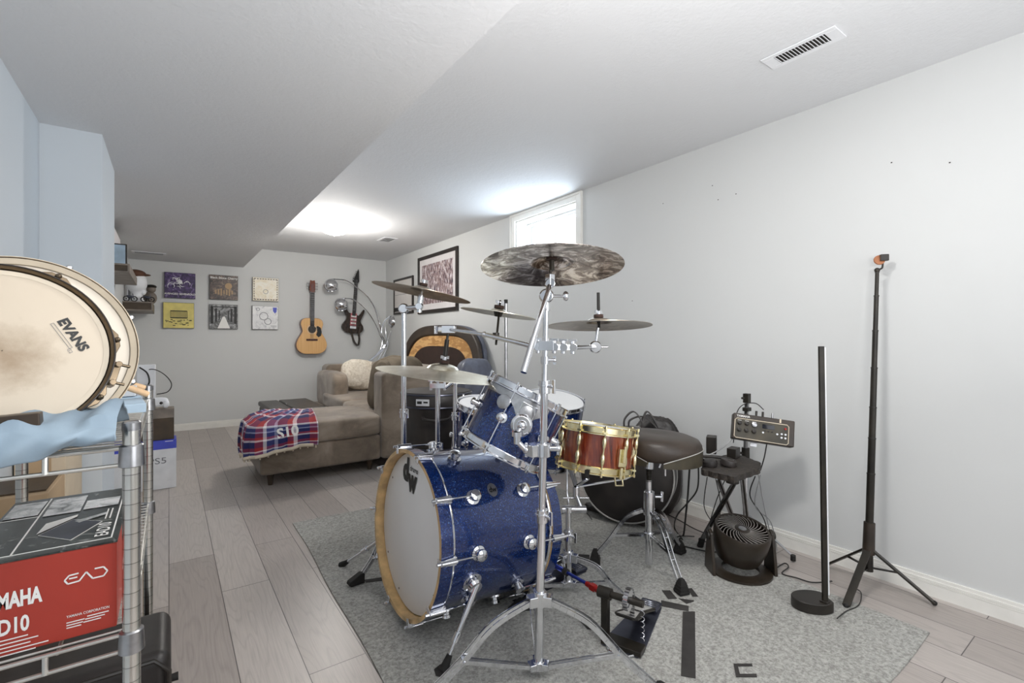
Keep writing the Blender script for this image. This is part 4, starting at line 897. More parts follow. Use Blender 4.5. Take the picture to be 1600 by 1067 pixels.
# tall front boom stand
ct = (1.003, 1.253)
ptop = Wd(853.5, 472, 1.60); tpx = (ptop.x - ct[0], ptop.y - ct[1])
ST, atm = stand('cymbal_stand', 'tall chrome double-braced cymbal stand nearest the camera', ct, (.555, .985, ptop.z), .262, .045, .40, (-51, 167, 58), top=tpx, tubes=(.0145, .0127, .0095), wdt=.026)
m = MB(); q = atm(ptop.z); m.cyl(q - UP * .03, q + UP * .01, .013); m.lathe([(.020, -.016), (.024, -.01), (.024, .01), (.020, .016)], 24, True, frame(q + UP * .02, CF)); m.cyl(q + UP * .02, q + UP * .02 + CR * .06, .005); m.sph(q + UP * .02 + CR * .065, .014, 12, (.8, .8, 1.2)); m.build('boom_tilter', 'chrome', ST, .001)
bt_ = q + UP * .02 - CF * .022; low_ = Wd(818, 582, dep_ if False else 1.47) ; dirb = (bt_ - low_).normalized()
m = MB(); m.cyl(low_, bt_ + dirb * .02, .0085, None, 14); m.cyl(low_, low_ + dirb * .12, .0105, None, 14); m.build('boom_arm', 'chrome', ST)
up1 = bt_ + dirb * .05 + CF * .02; m = MB(); m.cyl(bt_, up1, .009); m.lathe([(.016, -.014), (.018, 0), (.016, .014)], 20, True, frame(up1, CF)); m.box(up1 + UP * .012, (.022, .026, .04)); m.build('tilter_head', 'chrome', ST, .002)
m = MB(); m.cyl(up1, cA + nA * .045, .0045); m.cyl(cA - nA * .05, cA - nA * .016, .009); m.build('cymbal_rod', 'blackm', ST)
m = MB(); q = atm(1.06); clamp(m, q, .7, (.8, -.6, 0)); m.build('memory_lock', 'chrome', ST)
# tom arm clamp
m = MB(); q = atm(HC - (703 - 530) * 1.6 / 750); clamp(m, q, 1.25, -CR); clamp(m, q + UP * .005, 1.1, CR); m.box(q - CR * .03, (.05, .045, .04)); m.build('tom_clamp', 'chrome', ST, .003)
e0 = q - CR * .058; e1 = tom_mount; kn = Wd(808, 680, 1.60)
m = MB(); m.cyl(e0, kn - UP * .02, .010); m.cyl(kn - UP * .028, kn + UP * .012, .013); m.cyl(kn - UP * .002, kn + UP * .012, .020, None, 10); m.cyl(kn, e1, .0075); m.sph(e1, .018, 14); m.build('tom_arm', 'chrome', ST)
# multi clamp with two side arms
q = atm(HC - (540 - 530) * 1.6 / 750); m = MB(); m.box(q, (.05, .05, .032), MX.Rotation(-TH, 3, 'Z')); r0 = Wd(832, 541, 1.60); r1 = Wd(898, 543, 1.66)
m.bar(r0, r1, .020, .020); 
for f_ in (.12, .5, .72, .95): p = r0.lerp(r1, f_); m.cyl(p - UP * .022, p + UP * .022, .008); m.bar(p + UP * .024 - CR * .014, p + UP * .024 + CR * .014, .006, .010); m.lathe([(.014, -.016), (.014, .016)], 14, True, frame(p, CF))
m.build('multi_clamp', 'chrome', ST, .001)
l0 = Wd(757, 522.5, 1.72); m = MB(); m.cyl(r0, l0, .0085, None, 14); m.sph(l0, .011, 12); m.build('side_arm', 'chrome', ST)
pj = Wd(775, 525, 1.70); m = MB(); m.cyl(pj - UP * .012, pj + UP * .012, .012); pjt = cC - nC * .012; m.cyl(pj - UP * .03, cC + nC * .03, .0042); m.lathe([(.013, -.03), (.018, -.016), (.010, -.012)], 16, True, frame(cC, nC)); m.build('cymbal_rod', 'blackm', ST)
rj = Wd(930, 542, cD.dot(CF)); m = MB(); m.cyl(r1, rj, .0075, None, 12); m.lathe([(.020, -.015), (.024, -.008), (.024, .008), (.020, .015)], 24, True, frame(rj, CF)); m.cyl(rj, rj + CR * .05, .004); m.build('side_arm', 'chrome', ST)
m = MB(); m.cyl(rj, cD - nD * .02, .006); m.build('cymbal_rod', 'chrome', ST); MB().cyl(cD - nD * .04, cD + nD * .10, .0062).build('black_sleeve', 'rubber', ST)
# stand of the pale low cymbal, joined to the front stand by an arm
cs = Wd(713, 620, cE.dot(CF) + .04)
t2 = Wd(711, 592, 2.52); S2, at2 = stand('cymbal_stand', 'chrome stand behind the bass drum that ends under the wide pale cymbal', (t2.x, t2.y), (.56, .74, t2.z), .20, .045, .26, (90, 215, 335), tubes=(.0143, .0127, .0110), wdt=.018)
m = MB(); m.cyl(cE - nE * .03, cE + nE * .12, .0050); m.cyl(cE + nE * .028, cE + nE * .095, .009); m.build('cymbal_rod', 'blackm', ST)
jt = cE + nE * .135; m = MB(); m.box(jt, (.05, .03, .028), MX.Rotation(-TH, 3, 'Z')); m.cyl(jt - CR * .04, jt + CR * .03, .012); m.bar(jt - CR * .05 - UP * .018, jt - CR * .05 + UP * .014, .008, .012); m.cyl(jt, l0, .0062); m.build('arm_clamp', 'chrome', ST, .001)
m = MB(); m.cyl(at2(t2.z) - UP * .03, at2(t2.z) + UP * .01, .016); m.cyl(at2(t2.z) - CR * .06 + UP * -.05, at2(t2.z) - UP * .01, .008); m.build('top_clamp', 'chrome', S2, .001)
# left crash stand
cl = V((.925, 2.19)); tl = Wd(631, 487, 2.36)
S3, at3 = stand('cymbal_stand', 'chrome boom stand of the tilted crash, leftmost in the kit', (tl.x, tl.y), (.78, tl.z), .22, .045, .23, (66, 186, 306), tubes=(.0143, .0127), wdt=.022)
kx = Wd(655, 484, 2.30); kb = cB - nB * .10
m = MB(); m.lathe([(.020, -.018), (.026, -.01), (.026, .01), (.020, .018)], 24, True, frame(tl + UP * .015, CF)); m.cyl(tl + UP * .015 - CR * .02, tl + UP * .015 + CR * .07, .007); m.bar(tl + UP * .015 + CR * .07 - UP * .02, tl + UP * .015 + CR * .07 + UP * .02, .007, .014, (1, 0, 0)); m.cyl(tl + UP * .02, kb, .0085); m.lathe([(.016, -.018), (.020, 0), (.016, .018)], 20, True, frame(kb, CF)); m.build('boom_tilter', 'chrome', S3, .001)
m = MB(); m.cyl(kb, cB + nB * .03, .0048); m.cyl(kb + nB * .01, kb + nB * .055, .014); m.cyl(kb, kb - UP * .03, .012); m.build('cymbal_rod', 'chrome', S3)
# stand with a bare top behind the bass drum
t4 = Wd(684, 606, 2.44)
S4, at4 = stand('cymbal_stand', 'short chrome stand with an empty clamp in front of the drum cases', (t4.x, t4.y), (.60, t4.z), .18, .045, .20, (40, 160, 280), tubes=(.0143, .0127), wdt=.018)
m = MB(); m.box(t4 + UP * .012, (.075, .03, .026), MX.Rotation(-TH, 3, 'Z'))
for s_ in (-1, 0, 1): m.cyl(t4 + CR * s_ * .035 - UP * .012, t4 + CR * s_ * .035 + UP * .035, .007); m.bar(t4 + CR * (s_ * .035 - .014) + UP * .036, t4 + CR * (s_ * .035 + .014) + UP * .036, .006, .010)
m.cyl(t4 + CR * .04, t4 + CR * .08 + UP * .03, .007); m.build('empty_clamp', 'chrome', S4, .001)
# bare tube further back
t5 = Wd(790.5, 474, 2.75)
S5, at5 = stand('cymbal_stand', 'tall thin bare stand rising behind the rack tom', (t5.x, t5.y), (.62, t5.z), .24, .045, .28, (60, 180, 300), tubes=(.0127, .0095), wdt=.018, mat='steel')
MB().cyl(t5, t5 + UP * .022, .011).build('rubber_cap', 'rubber', S5)
# snare stand
cn = Wz(888, 914, .035)
S6, at6 = stand('snare_stand', 'chrome snare stand under the wooden snare', (cn.x, cn.y), (.27, .37), .16, .045, .27, (-60, 60, 180), tubes=(.0143, .0127), wdt=.020)
hubp = Wd(900, 771, 2.17); m = MB(); m.cyl(at6(.36), at6(.385), .02); m.cyl(at6(.372) - CR * .03, at6(.372) + CR * .08, .016, None, 14); m.cyl(at6(.372) + CR * .06, hubp, .010); m.cyl(hubp - UP * .02, hubp + UP * .03, .014); m.cyl(hubp - CR * .06 - UP * .02, hubp + CR * .06 - UP * .02, .004); m.build('basket_tilter', 'chrome', S6, .002)
bc = sb - sn * .030
for a in (-35, 95, 215):
    d = SF.to_3x3() @ V((math.cos(R(a)), math.sin(R(a)), 0)); e_ = bc + d * .150; m = MB(); m.bar(hubp + UP * .03, e_ - UP * .006, .016, .006, sn); m.bar(e_ - UP * .006, e_ + d * .03 + UP * .012, .014, .005, sn); bk = m.build('basket_arm', 'chrome', S6)
    m = MB(); m.bar(e_ + d * .030, e_ + d * .034 + sn * .035, .020, .008, d); m.build('rubber_grip', 'rubber', bk, .002)

# ---- throne
tp = V((1.915, 1.525, 0))
TH_ = thing('drum_throne', 'round dark leather drum throne on a chrome tripod', 'stool', tp)
tcn = V((1.935, 1.50, .570))
MB().lathe([(.20, 0), (.208, .012), (.213, .035), (.209, .065), (.195, .086), (.16, .098), (.08, .101), (.001, .096)], 48, False, frame(tcn, (.05, -.03, 1))).build('seat', 'leather', TH_)
MB().lathe([(.05, -.001), (.205, 0)], 48, False, frame(tcn, (.05, -.03, 1))).build('seat_underside', 'rubber', TH_)
m = MB(); fs = frame(tcn, (.05, -.03, 1)); arcstrip_mx = m.mx; m.mx = fs
zt_ = lambda q: .002 + .048 * (1 - (1 - min(1, q * 2.4)) ** 2)
for a0, a1 in ((3.96, 6.7), (3.62, .9)): arcstrip(m, .2115, a0, a1, lambda t: -.020, zt_, .003)
sb_ = m.build('seat_band', 'olive', TH_)
for a0, a1 in ((3.96, 6.7), (3.62, .9)):
    m = MB(); m.mx = fs; m.tube([(.2145 * math.cos(a0 + (a1 - a0) * i / 30), .2145 * math.sin(a0 + (a1 - a0) * i / 30), zt_(i / 30)) for i in range(31)], .0022, 6); m.build('piping', 'piping', TH_)
m = MB(); m.cyl(tp + UP * .03, tp + UP * .37, .0175, None, 20); m.cyl(tp + UP * .37, tp + UP * .44, .0135, None, 20); m.build('post', 'chrome', TH_)
m = MB(); m.cyl(tp + UP * .43, tp + UP * .50, .0125, None, 16)
for k in range(8): m.ring(tp + UP * (.435 + k * .008), (0, 0, 1), .0125, .0022, 20, 5)
m.build('threaded_rod', 'blackm', TH_); m = MB(); m.cyl(tp + UP * .495, V((tp.x + .01, tp.y, .586)), .022); m.box((tp.x, tp.y, .575), (.10, .07, .02)); m.cyl(tp + V((.04, -.03, .50)), tp + V((.06, -.05, .58)), .005); m.cyl(tp + V((.06, -.05, .46)), tp + V((.06, -.05, .58)), .005); m.build('seat_clamp', 'chrome', TH_, .002)
m = MB(); m.cyl(tp + UP * .335, tp + UP * .385, .026); m.cyl(tp + V((.02, -.02, .36)), tp + V((.045, -.04, .36)), .007); m.bar(tp + V((.047, -.042, .335)), tp + V((.047, -.042, .385)), .008, .014, (0, 1, 0)); m.cyl(tp + UP * .27, tp + UP * .34, .026, None, 20); m.build('collar', 'chrome', TH_, .002); MB().cyl(tp + UP * .155, tp + UP * .185, .025, None, 20).build('brace_collar', 'chrome', TH_, .002)
for fx in ((1.749, 1.726), (1.843, 1.290), (2.183, 1.54)):
    F_ = V((fx[0], fx[1], RZ + .022)); d = V((fx[0] - tp.x, fx[1] - tp.y, 0)); r_ = d.length; d /= r_; t_ = V((-d.y, d.x, 0)); A = tp + UP * .29 + d * .03; pts = spline([A, A.lerp(F_, .35) + UP * .045, A.lerp(F_, .7) + UP * .02, F_ + UP * .01], 6); m = MB()
    for s_ in (-1, 1):
        for i in range(len(pts) - 1): m.bar(pts[i] + t_ * s_ * .011, pts[i + 1] + (pts[i + 1] - pts[i]) * .08 + t_ * s_ * .011, .004, .016, UP)
    for f_ in (.2, .45, .7): q = pts[int(f_ * (len(pts) - 1))]; m.cyl(q - t_ * .012, q + t_ * .012, .005)
    lg = m.build('leg', 'chrome', TH_); m = MB(); J = A.lerp(F_, .60) + UP * .02; B_ = tp + UP * .17 + d * .025
    for s_ in (-1, 1): m.bar(B_ + t_ * s_ * .008, J + t_ * s_ * .008, .003, .012, UP)
    m.build('leg_brace', 'chrome', lg)
    m = MB(); m.lathe([(.034, -.020), (.036, -.012), (.022, .030), (.012, .045)], 4, True, MX.Translation(F_) @ MX.Rotation(math.atan2(d.y, d.x) + math.pi / 4, 4, 'Z'))
    for k in range(3): m.lathe([(.037 - k * .005, -.010 + .014 * k), (.037 - k * .005, -.006 + .014 * k)], 4, True, MX.Translation(F_) @ MX.Rotation(math.atan2(d.y, d.x) + math.pi / 4, 4, 'Z'))
    m.build('rubber_foot', 'rubber', lg, .002)

# ---- remote pedal and main pedal
def pedal(name, lab, c, ang, scale=1., slave=True):
    T = thing(name, lab, 'pedal', c); P0 = rotz(ang, c) @ MX.Diagonal((1, (-1 if slave else 1), 1, 1))              # local +x points from the toe end to the heel
    def pm(): m = MB(); m.mx = P0; return m
    pm().prism([(-.06, -.065), (-.03, -.075), (.30, -.045), (.32, -.03), (.32, .03), (.30, .045), (-.03, .075), (-.06, .065)], .004, MX.Translation((0, 0, .001))).build('base_plate', 'gunmetal', T, .001)
    m = pm(); m.tube([(-.06, -.05, .006), (-.085, -.03, .006), (-.085, .03, .006), (-.06, .05, .006)], .004, 8); m.build('base_rod', 'chrome', T)
    m = pm(); m.bb((.24, -.042, .005), (.315, .042, .018)); m.build('heel_plate', 'gunmetal', T, .003); m = pm()
    for k in range(4): m.bb((.25 + .013 * k, -.035, .018), (.256 + .013 * k, .035, .021))
    m.build('heel_ribs', 'chrome', T)
    sl = MX.Rotation(R(-14), 4, 'Y'); m = pm(); fr_ = MX.Translation((.235, 0, .024)) @ MX.Rotation(R(17), 4, 'Y') @ MX.Rotation(math.pi, 4, 'Z')
    m.prism([(0, -.035), (.02, -.043), (.07, -.036), (.13, -.030), (.20, -.045), (.245, -.045), (.265, -.03), (.265, .03), (.245, .045), (.20, .045), (.13, .030), (.07, .036), (.02, .043), (0, .035)], .007, fr_); fbd = m.build('footboard', 'blackm', T, .002)
    m = pm(); m.prism([(.02, -.030), (.12, -.018), (.12, .018), (.02, .030)], .0015, fr_ @ MX.Translation((0, 0, .0075))); m.prism([(.15, -.02), (.25, -.035), (.25, .035), (.15, .02)], .0015, fr_ @ MX.Translation((0, 0, .0075))); m.build('footboard_inlay', 'piping', fbd)
    m = pm(); 
    for y_ in ((-.068,) if slave else (-.068, .068)): m.bb((-.045, y_ - .013, .004), (-.015, y_ + .013, .175))
    m.bb((-.06, -.075, .004), (.0, .075, .022)); m.build('post', 'blackm', T, .003)
    m = pm(); m.cyl((-.03, -.088, .180), (-.03, .075, .180), .0125); m.cyl((-.03, -.095, .180), (-.03, -.045, .180), .021); m.build('axle', 'blackm', T)
    m = pm(); m.lathe([(.028, -.010), (.037, -.008), (.037, .008), (.028, .010)], 28, True, MX.Translation((-.03, .02, .180)) @ MX.Rotation(R(90), 4, 'X'))
    m.build('sprocket', 'chrome', T); m = pm()
    for k in range(12): m.box((-.03 + .040 * math.cos(R(200 - k * 18)), .02, .180 + .040 * math.sin(R(200 - k * 18))), (.004, .018, .007), MX.Rotation(-R(200 - k * 18), 3, 'Y'))
    for k in range(9): m.box((.010, .02, .175 - k * .010), (.004, .018, .006))
    m.build('chain', 'steel', T)
    m = pm(); m.tube([(-.02 + 0 * i, .05 + .006 * math.cos(i * .9), .05 + i * .0035) for i in range(36)] if False else [(.0 + .007 * math.sin(i * .9), .062 + .007 * math.cos(i * .9), .03 + i * .0028) for i in range(44)], .0012, 5); m.build('spring', 'chrome', T)
    return T, P0
pa_ = Wz(978, 1005, RZ + .001); pb_ = Wz(1018, 945, RZ + .001); ang = math.degrees(math.atan2(pb_.y - pa_.y, pb_.x - pa_.x))
P1, PM = pedal('drum_pedal', 'remote double-bass pedal standing alone in front of the throne', pa_, ang)
pm2 = V((1.335, 1.72, RZ + .001)); P2, PM2 = pedal('drum_pedal', 'main bass pedal clamped at the rear hoop of the bass drum', pm2, 0, 1, False)
m = MB(); m.mx = PM2; m.cyl((-.03, 0, .18), (-.075, 0, .30), .004); m.cyl((-.105, 0, .30), (-.055, 0, .315), .018, .018); m.build('beater', 'chrome', P2)
a = PM @ V((-.03, .078, .180)); a = Wd(966, 926, (PM @ V((-.03, -.09, .18))).dot(CF)); a = PM @ V((-.03, -.09, .18)); b_ = PM2 @ V((-.03, -.10, .18)); dd = (b_ - a).normalized(); Ls = (b_ - a).length
m = MB(); m.cyl(a, a + dd * .07, .012, .010); m.box(a + dd * .035, (.026, .022, .022), MX.Rotation(math.atan2(dd.y, dd.x), 3, 'Z')); m.build('universal_joint', 'red', P1, .002)
m = MB(); m.cyl(a + dd * .07, a + dd * Ls * .55, .0068); m.build('drive_shaft', 'blueshaft', P1); m = MB(); m.cyl(a + dd * Ls * .52, b_ - dd * .03, .0105); m.build('drive_shaft_sleeve', 'blueshaft', P1); m = MB(); m.cyl(a + dd * Ls * .5, a + dd * Ls * .56, .014); m.build('shaft_collar', 'rubber', P1)
# ================================================================== right side of the room
M['vane'] = plain('grey_vane_plastic', (150, 144, 138), .35)
# round fan
fa = V((2.245, 1.235, .215)); fnm = V((-.10, -.22, .97)).normalized()
FN = thing('floor_fan', 'round black tilting floor fan near the baseboard', 'fan', (2.245, 1.235, RZ))
FR = frame(fa, fnm)
def fm(): m = MB(); m.mx = FR; return m
fm().lathe([(.112, .004), (.122, .008), (.126, 0), (.127, -.03), (.122, -.075), (.108, -.125), (.100, -.145), (.094, -.145), (.104, -.12), (.118, -.07), (.121, -.02), (.112, .004)], 48, False).build('housing', 'grille', FN)
m = fm(); m.lathe([(.030, .006), (.034, .004), (.034, -.004)], 28, True); hub_ = m.build('hub', 'grille', FN)
m = fm(); m.lathe([(.018, .0065), (.001, .009)], 20, False); m.build('hub_badge', 'steel', hub_)
for k in range(30):
    a = 2 * math.pi * k / 30; pts = []
    for i in range(7):
        t_ = i / 6; r_ = .033 + (.113 - .033) * t_; b_ = a + .75 * t_; pts.append((r_ * math.cos(b_), r_ * math.sin(b_), .002 + .004 * math.sin(math.pi * t_)))
    m = fm(); m.tube(pts, .0017, 5); m.build('grille_vane', 'vane', FN)
for k in range(24):
    a = 2 * math.pi * k / 24; m = fm(); m.tube([(.098 * math.cos(a), .098 * math.sin(a), -.146), (.03 * math.cos(a + .5), .03 * math.sin(a + .5), -.152)], .0017, 5); m.build('rear_vane', 'grille', FN)
for k in range(5):
    a = 2 * math.pi * k / 5; m = fm(); m.add([(.028 * math.cos(a), .028 * math.sin(a), -.04), (.100 * math.cos(a - .2), .100 * math.sin(a - .2), -.055), (.104 * math.cos(a + .5), .104 * math.sin(a + .5), -.03), (.028 * math.cos(a + .7), .028 * math.sin(a + .7), -.03)], [(0, 1, 2, 3)]); m.build('fan_blade', 'black', FN, solid=.002)
MB().mx
m = fm(); m.lathe([(.035, -.03), (.035, -.13)], 20, True); m.build('motor', 'black', FN)
fx_ = V((.80, -.60, 0)).normalized(); fc = V((fa.x, fa.y, 0)) - fnm * .06; fc.z = 0
for s_ in (-1, 1):
    base = fc + fx_ * s_ * .145 + UP * (RZ + .001); m = MB(MX(((fx_.y * -1, 0, fx_.x, base.x), (fx_.x, 0, fx_.y, base.y), (0, 1, 0, base.z), (0, 0, 0, 1))))
    m.prism([(-.055, 0), (.055, 0), (.048, .06), (.030, .15), (.022, .19), (0, .205), (-.022, .19), (-.030, .15), (-.048, .06)], .016, MX.Translation((0, 0, -.008))); ar = m.build('bracket_arm', 'grille', FN, .004)
    q = base + UP * .175; MB().cyl(q + fx_ * s_ * .009, q + fx_ * s_ * .016, .020).build('pivot_knob', 'black', ar)
m = MB(); m.lathe([(.14, RZ + .001), (.14, RZ + .010), (.11, RZ + .018), (.085, RZ + .018), (.085, RZ + .001)], 40, False, MX.Translation((fc.x, fc.y, 0))); m.build('foot_ring', 'grille', FN)

# tall light bar on a half-round base
lp = V((2.165, .925, 0))
LB = thing('light_bar_lamp', 'slim black upright light bar with a half-round base on the rug', 'lamp', (lp.x, lp.y, RZ))
bx = Wz(1283, 948, 0)
m = MB(); pc0 = V((2.165, .905, 0)); ax_ = V((.70, -.71, 0)).normalized()
hp = [(.118 * math.cos(R(a)), .118 * math.sin(R(a)) ) for a in range(0, 181, 9)]
fr_ = MX(((-.62, -.785, 0, 2.222), (.785, -.62, 0, .885), (0, 0, 1, RZ + .001), (0, 0, 0, 1))); bq0 = Wz(1270, 951, 0); fr_ = MX(((CR.x, -CF.x, 0, bq0.x), (CR.y, -CF.y, 0, bq0.y), (0, 0, 1, RZ + .001), (0, 0, 0, 1)))
hp = [(.085 * math.cos(R(a)), .062 * math.sin(R(a))) for a in range(0, 360, 8)]; hp = [(x, y) if x < .062 else (.062, y) for x, y in hp]
MB().prism(hp, .042, fr_).build('base', 'black', LB, .004, 3)
pb = Wd(1289, 946, 1.975); pt_ = Wd(1283, 541, 1.975); pb.z = .050
m = MB(); m.bar(pb, pt_, .020, .012, CF); m.build('pole', 'blackm', LB, .001)
m = MB(); m.bar(pb + CR * .0125 + UP * .03, pt_ + CR * .0125 - UP * .004, .005, .013, CF); m.build('light_strip', 'white', LB)
m = MB(); m.box(pb + UP * .0, (.03, .03, .012)); m.build('pole_socket', 'black', LB, .002)
e_ = Wz(1306, 965, RZ + .012); tag(MB().tube(spline([Wz(1308, 966, .02), Wz(1322, 955, .010), Wz(1342, 945, .008), Wz(1345, 925, .008), Wz(1330, 918, .008)], 8), .0022, 6).build('power_cable', 'cable', loc=(e_.x, e_.y, .01)), 'thin black cable from the light bar base to the phone tripod', 'cable')

# phone tripod
tc2 = V((2.565, .83, 0)); ttop = Wd(1370.5, 425, 2.21)
TR = thing('phone_tripod', 'tall telescopic black phone tripod standing beside the right wall', 'tripod', (2.565, .83, 0))
def tr(z): k = z / ttop.z; return V((tc2.x + (ttop.x - tc2.x) * k, tc2.y + (ttop.y - tc2.y) * k, z))
zs = [.10, .30, .52, .68, .82, 1.00, 1.17, 1.33, ttop.z]; rs = [.017, .0155, .0145, .0135, .0125, .0110, .0095, .0080]
for k in range(8):
    MB().cyl(tr(zs[k] - .005), tr(zs[k + 1]), rs[k], None, 16).build('pole_section', 'blackm', TR)
    MB().cyl(tr(zs[k + 1] - .004), tr(zs[k + 1] + .002), rs[k] + .0012, None, 16).build('joint_ring', 'black', TR)
MB().cyl(tr(.16), tr(.30), .024, .022, 16).build('leg_hub', 'leather', TR)
MB().cyl(tr(.085), tr(.15), .020, .018, 16).build('lower_hub', 'blackm', TR)
for (x, y) in ((1460, 942), (1322, 946), (1290, 883)):
    F_ = Wz(x, y, .012); A = tr(.19) + (F_ - tr(.19)) * .05; m = MB(); m.bar(A, F_, .030, .009, UP); lg = m.build('leg', 'blackm', TR, .003)
    m = MB(); m.bar(tr(.10), A.lerp(F_, .45), .012, .005, UP); m.build('leg_brace', 'blackm', lg); MB().sph(F_ - UP * .0, .0105, 10, (1, 1, 1)).build('rubber_tip', 'rubber', lg)
m = MB(); m.sph(ttop + UP * .008, .012, 12); hp_ = ttop + V((.02, -.012, .045)); m.tube(spline([ttop + UP * .01, ttop + CR * .022 + UP * .018, ttop + CR * .026 + UP * .04], 6), .004, 8); m.build('pivot_head', 'blackm', TR)
q = ttop + CR * .020 + UP * .055; m = MB(); m.lathe([(.022, -.004), (.023, 0), (.022, .004)], 24, True, frame(q - CR * .01, -CF + V((-.4, 0, .3)))); m.build('magnet_disc', 'copper', TR)
m = MB(); m.box(q + CR * .006 + UP * .010 - CF * .008, (.034, .020, .030), MX.Rotation(-TH - .3, 3, 'Z')); m.build('phone_clip', 'black', TR, .003)

# percussion table
pz = .525
def pzp(x, y): return Wz(x, y, pz)
c4 = [pzp(1096, 733), pzp(1147, 745), pzp(1187, 731), pzp(1188, 722), pzp(1150, 708), pzp(1100, 716)]
ctr = sum(c4, V((0, 0, 0))) / 6
TB = thing('percussion_table', 'small black wavy-edged table on a crossed tripod by the wall', 'table', (ctr.x, ctr.y, 0))
pl_ = []
for i in range(6):
    a_, b_ = c4[i], c4[(i + 1) % 6]; nrm = V(((b_ - a_).y, -(b_ - a_).x, 0)).normalized()
    for k in range(10): t_ = k / 10; p = a_.lerp(b_, t_) + nrm * .004 * math.sin(k * math.pi * .7); pl_.append((p.x, p.y))
MB().prism(pl_, .028, MX.Translation((0, 0, pz - .028))).build('table_top', 'tabletop', TB, .002)
m = MB(); kx_ = Wd(1130, 795, 2.50)
lt0, lt1 = V((ctr.x + .03, ctr.y - .03, pz - .03)), Wz(1095, 846, RZ + .02)
for nm_, a_, b_ in (('leg', Wd(1151, 748, 2.40), Wz(1094, 848, RZ + .02)), ('leg', Wd(1122, 748, 2.46), Wd(1146, 812, 2.55)), ('leg', Wd(1160, 748, 2.46), Wz(1172, 856, RZ + .02))):
    if nm_ == 'leg' and b_.z > .05: b_ = a_ + (b_ - a_) * ((a_.z - RZ - .02) / (a_.z - b_.z))
    a_.z = min(a_.z, pz - .03); m = MB(); m.bar(a_, b_, .022, .010, CF); lg = m.build('leg', 'steel', TB); m = MB(); m.bar(a_ - CF * .005, a_.lerp(b_, .72) - CF * .005, .007, .008, CF); m.build('leg_channel', 'blackm', lg); m = MB(); m.cyl(b_ - (b_ - a_).normalized() * .03, b_ - UP * (b_.z - RZ - .001), .015, .017); m.build('rubber_foot', 'rubber', lg)
MB().cyl(V((ctr.x, ctr.y, pz - .09)), V((ctr.x, ctr.y, pz - .029)), .03).build('mount_block', 'black', TB)
# things on the table
hq = Wz(1119, 719, pz + .02); HP = thing('headphones', 'black headphones lying on the percussion table', 'headphones', (hq.x, hq.y, pz))
f0 = frame((hq.x, hq.y, pz + .012), (0, 0, 1), CR)
m = MB(); m.mx = f0; m.tube([(.085 * math.cos(R(a)), .055 * math.sin(R(a)) , .004 + .012 * abs(math.sin(R(a / 2)))) for a in range(-30, 211, 12)], .008, 8); m.build('headband', 'black', HP)
for s_ in (-1, 1): m = MB(); m.mx = f0; m.lathe([(.034, -.011), (.038, 0), (.034, .016), (.02, .02)], 24, True, MX.Translation((s_ * .045, -.030, .0)) @ MX.Rotation(R(12 * s_), 4, 'Y')); m.build('ear_cup', 'nylon', HP)
bq = Wz(1125, 712, pz); m = MB(); m.box((bq.x + .02, bq.y + .06, pz + .046), (.065, .05, .09), MX.Rotation(.5, 3, 'Z')); tag(m.build('small_black_box', 'black', bevel=.004, loc=(bq.x + .02, bq.y + .06, pz)), 'small black pedal box standing behind the headphones', 'box')
m = MB(); q = Wz(1150, 718, pz); m.box((q.x + .03, q.y + .03, pz + .026), (.07, .045, .05), MX.Rotation(.2, 3, 'Z')); tag(m.build('power_adapter', 'black', bevel=.003, loc=(q.x + .03, q.y + .03, pz)), 'low black power adapter beside the taller black box', 'adapter')

# module on its stand
sq_ = Wz(1164, 850, .03); sx0 = Wd(1165, 760, 2.66)
S7 = thing('module_stand', 'dark straight stand behind the percussion table holding the module', 'stand', (sx0.x, sx0.y, 0)); s7 = V((sx0.x, sx0.y, 0)); s7t = Wd(1167, 622, 2.60); 
MB().cyl(s7 + UP * .04, V((s7.x, s7.y, .52)), .0143).build('tube', 'chrome', S7); MB().cyl(V((s7.x, s7.y, .51)), V((s7t.x, s7t.y, s7t.z)), .0115).build('tube', 'steel', S7)
m = MB(); m.cyl(V((s7.x, s7.y, .47)), V((s7.x, s7.y, .53)), .021); clamp(m, V((s7.x, s7.y, .50)), .8, -CR); m.build('height_clamp', 'blackm', S7, .001)
m = MB(); q = s7t; m.box(q, (.03, .03, .05)); m.cyl(q, q - CR * .03, .006); m.box(q - UP * .06, (.04, .03, .02)); m.build('top_clamp', 'blackm', S7, .002)
for a in (-95, 150, 40):
    d = V((math.cos(R(a)), math.sin(R(a)), 0)); rr_ = .16 if a == 40 else .26; m = MB(); m.bar(s7 + UP * .16 + d * .02, s7 + d * rr_ + UP * (RZ + .02), .014, .005, UP); lg = m.build('leg', 'chrome', S7); MB().cyl(s7 + d * rr_ + UP * .0075, s7 + d * rr_ + UP * .035, .012).build('rubber_foot', 'rubber', lg)
mc = Wd(1193, 671, 2.40); mx_ = (Wd(1241, 656, 2.40) - Wd(1153, 643, 2.46)).normalized(); mz_ = (mx_.cross(V((0, 0, 1)))).normalized(); mz_ = (mz_ + UP * .30).normalized()
MF = frame(mc, mz_, mx_); my_ = V((MF[0][1], MF[1][1], MF[2][1]))
if MF[2][1] < 0: pass
ED = thing('drum_module', 'black electronic drum module with knobs clamped on the stand', 'drum module', mc)
def em(): m = MB(); m.mx = MF; return m
w2, h2 = .141, .065
em().box((0, 0, -.030), (w2 * 2, h2 * 2, .055)).build('housing', 'leather', ED, .006, 3)
m = em(); m.tube([(x, y, .0) for x, y in ((-w2 + .016, -h2 + .006), (w2 - .036, -h2 + .006), (w2 - .028, -h2 + .014), (w2 - .028, h2 - .034), (w2 - .036, h2 - .026), (-w2 + .016, h2 - .026), (-w2 + .008, h2 - .034), (-w2 + .008, -h2 + .014))], .0022, 6, True); m.build('panel_trim', 'creamhoop', ED)
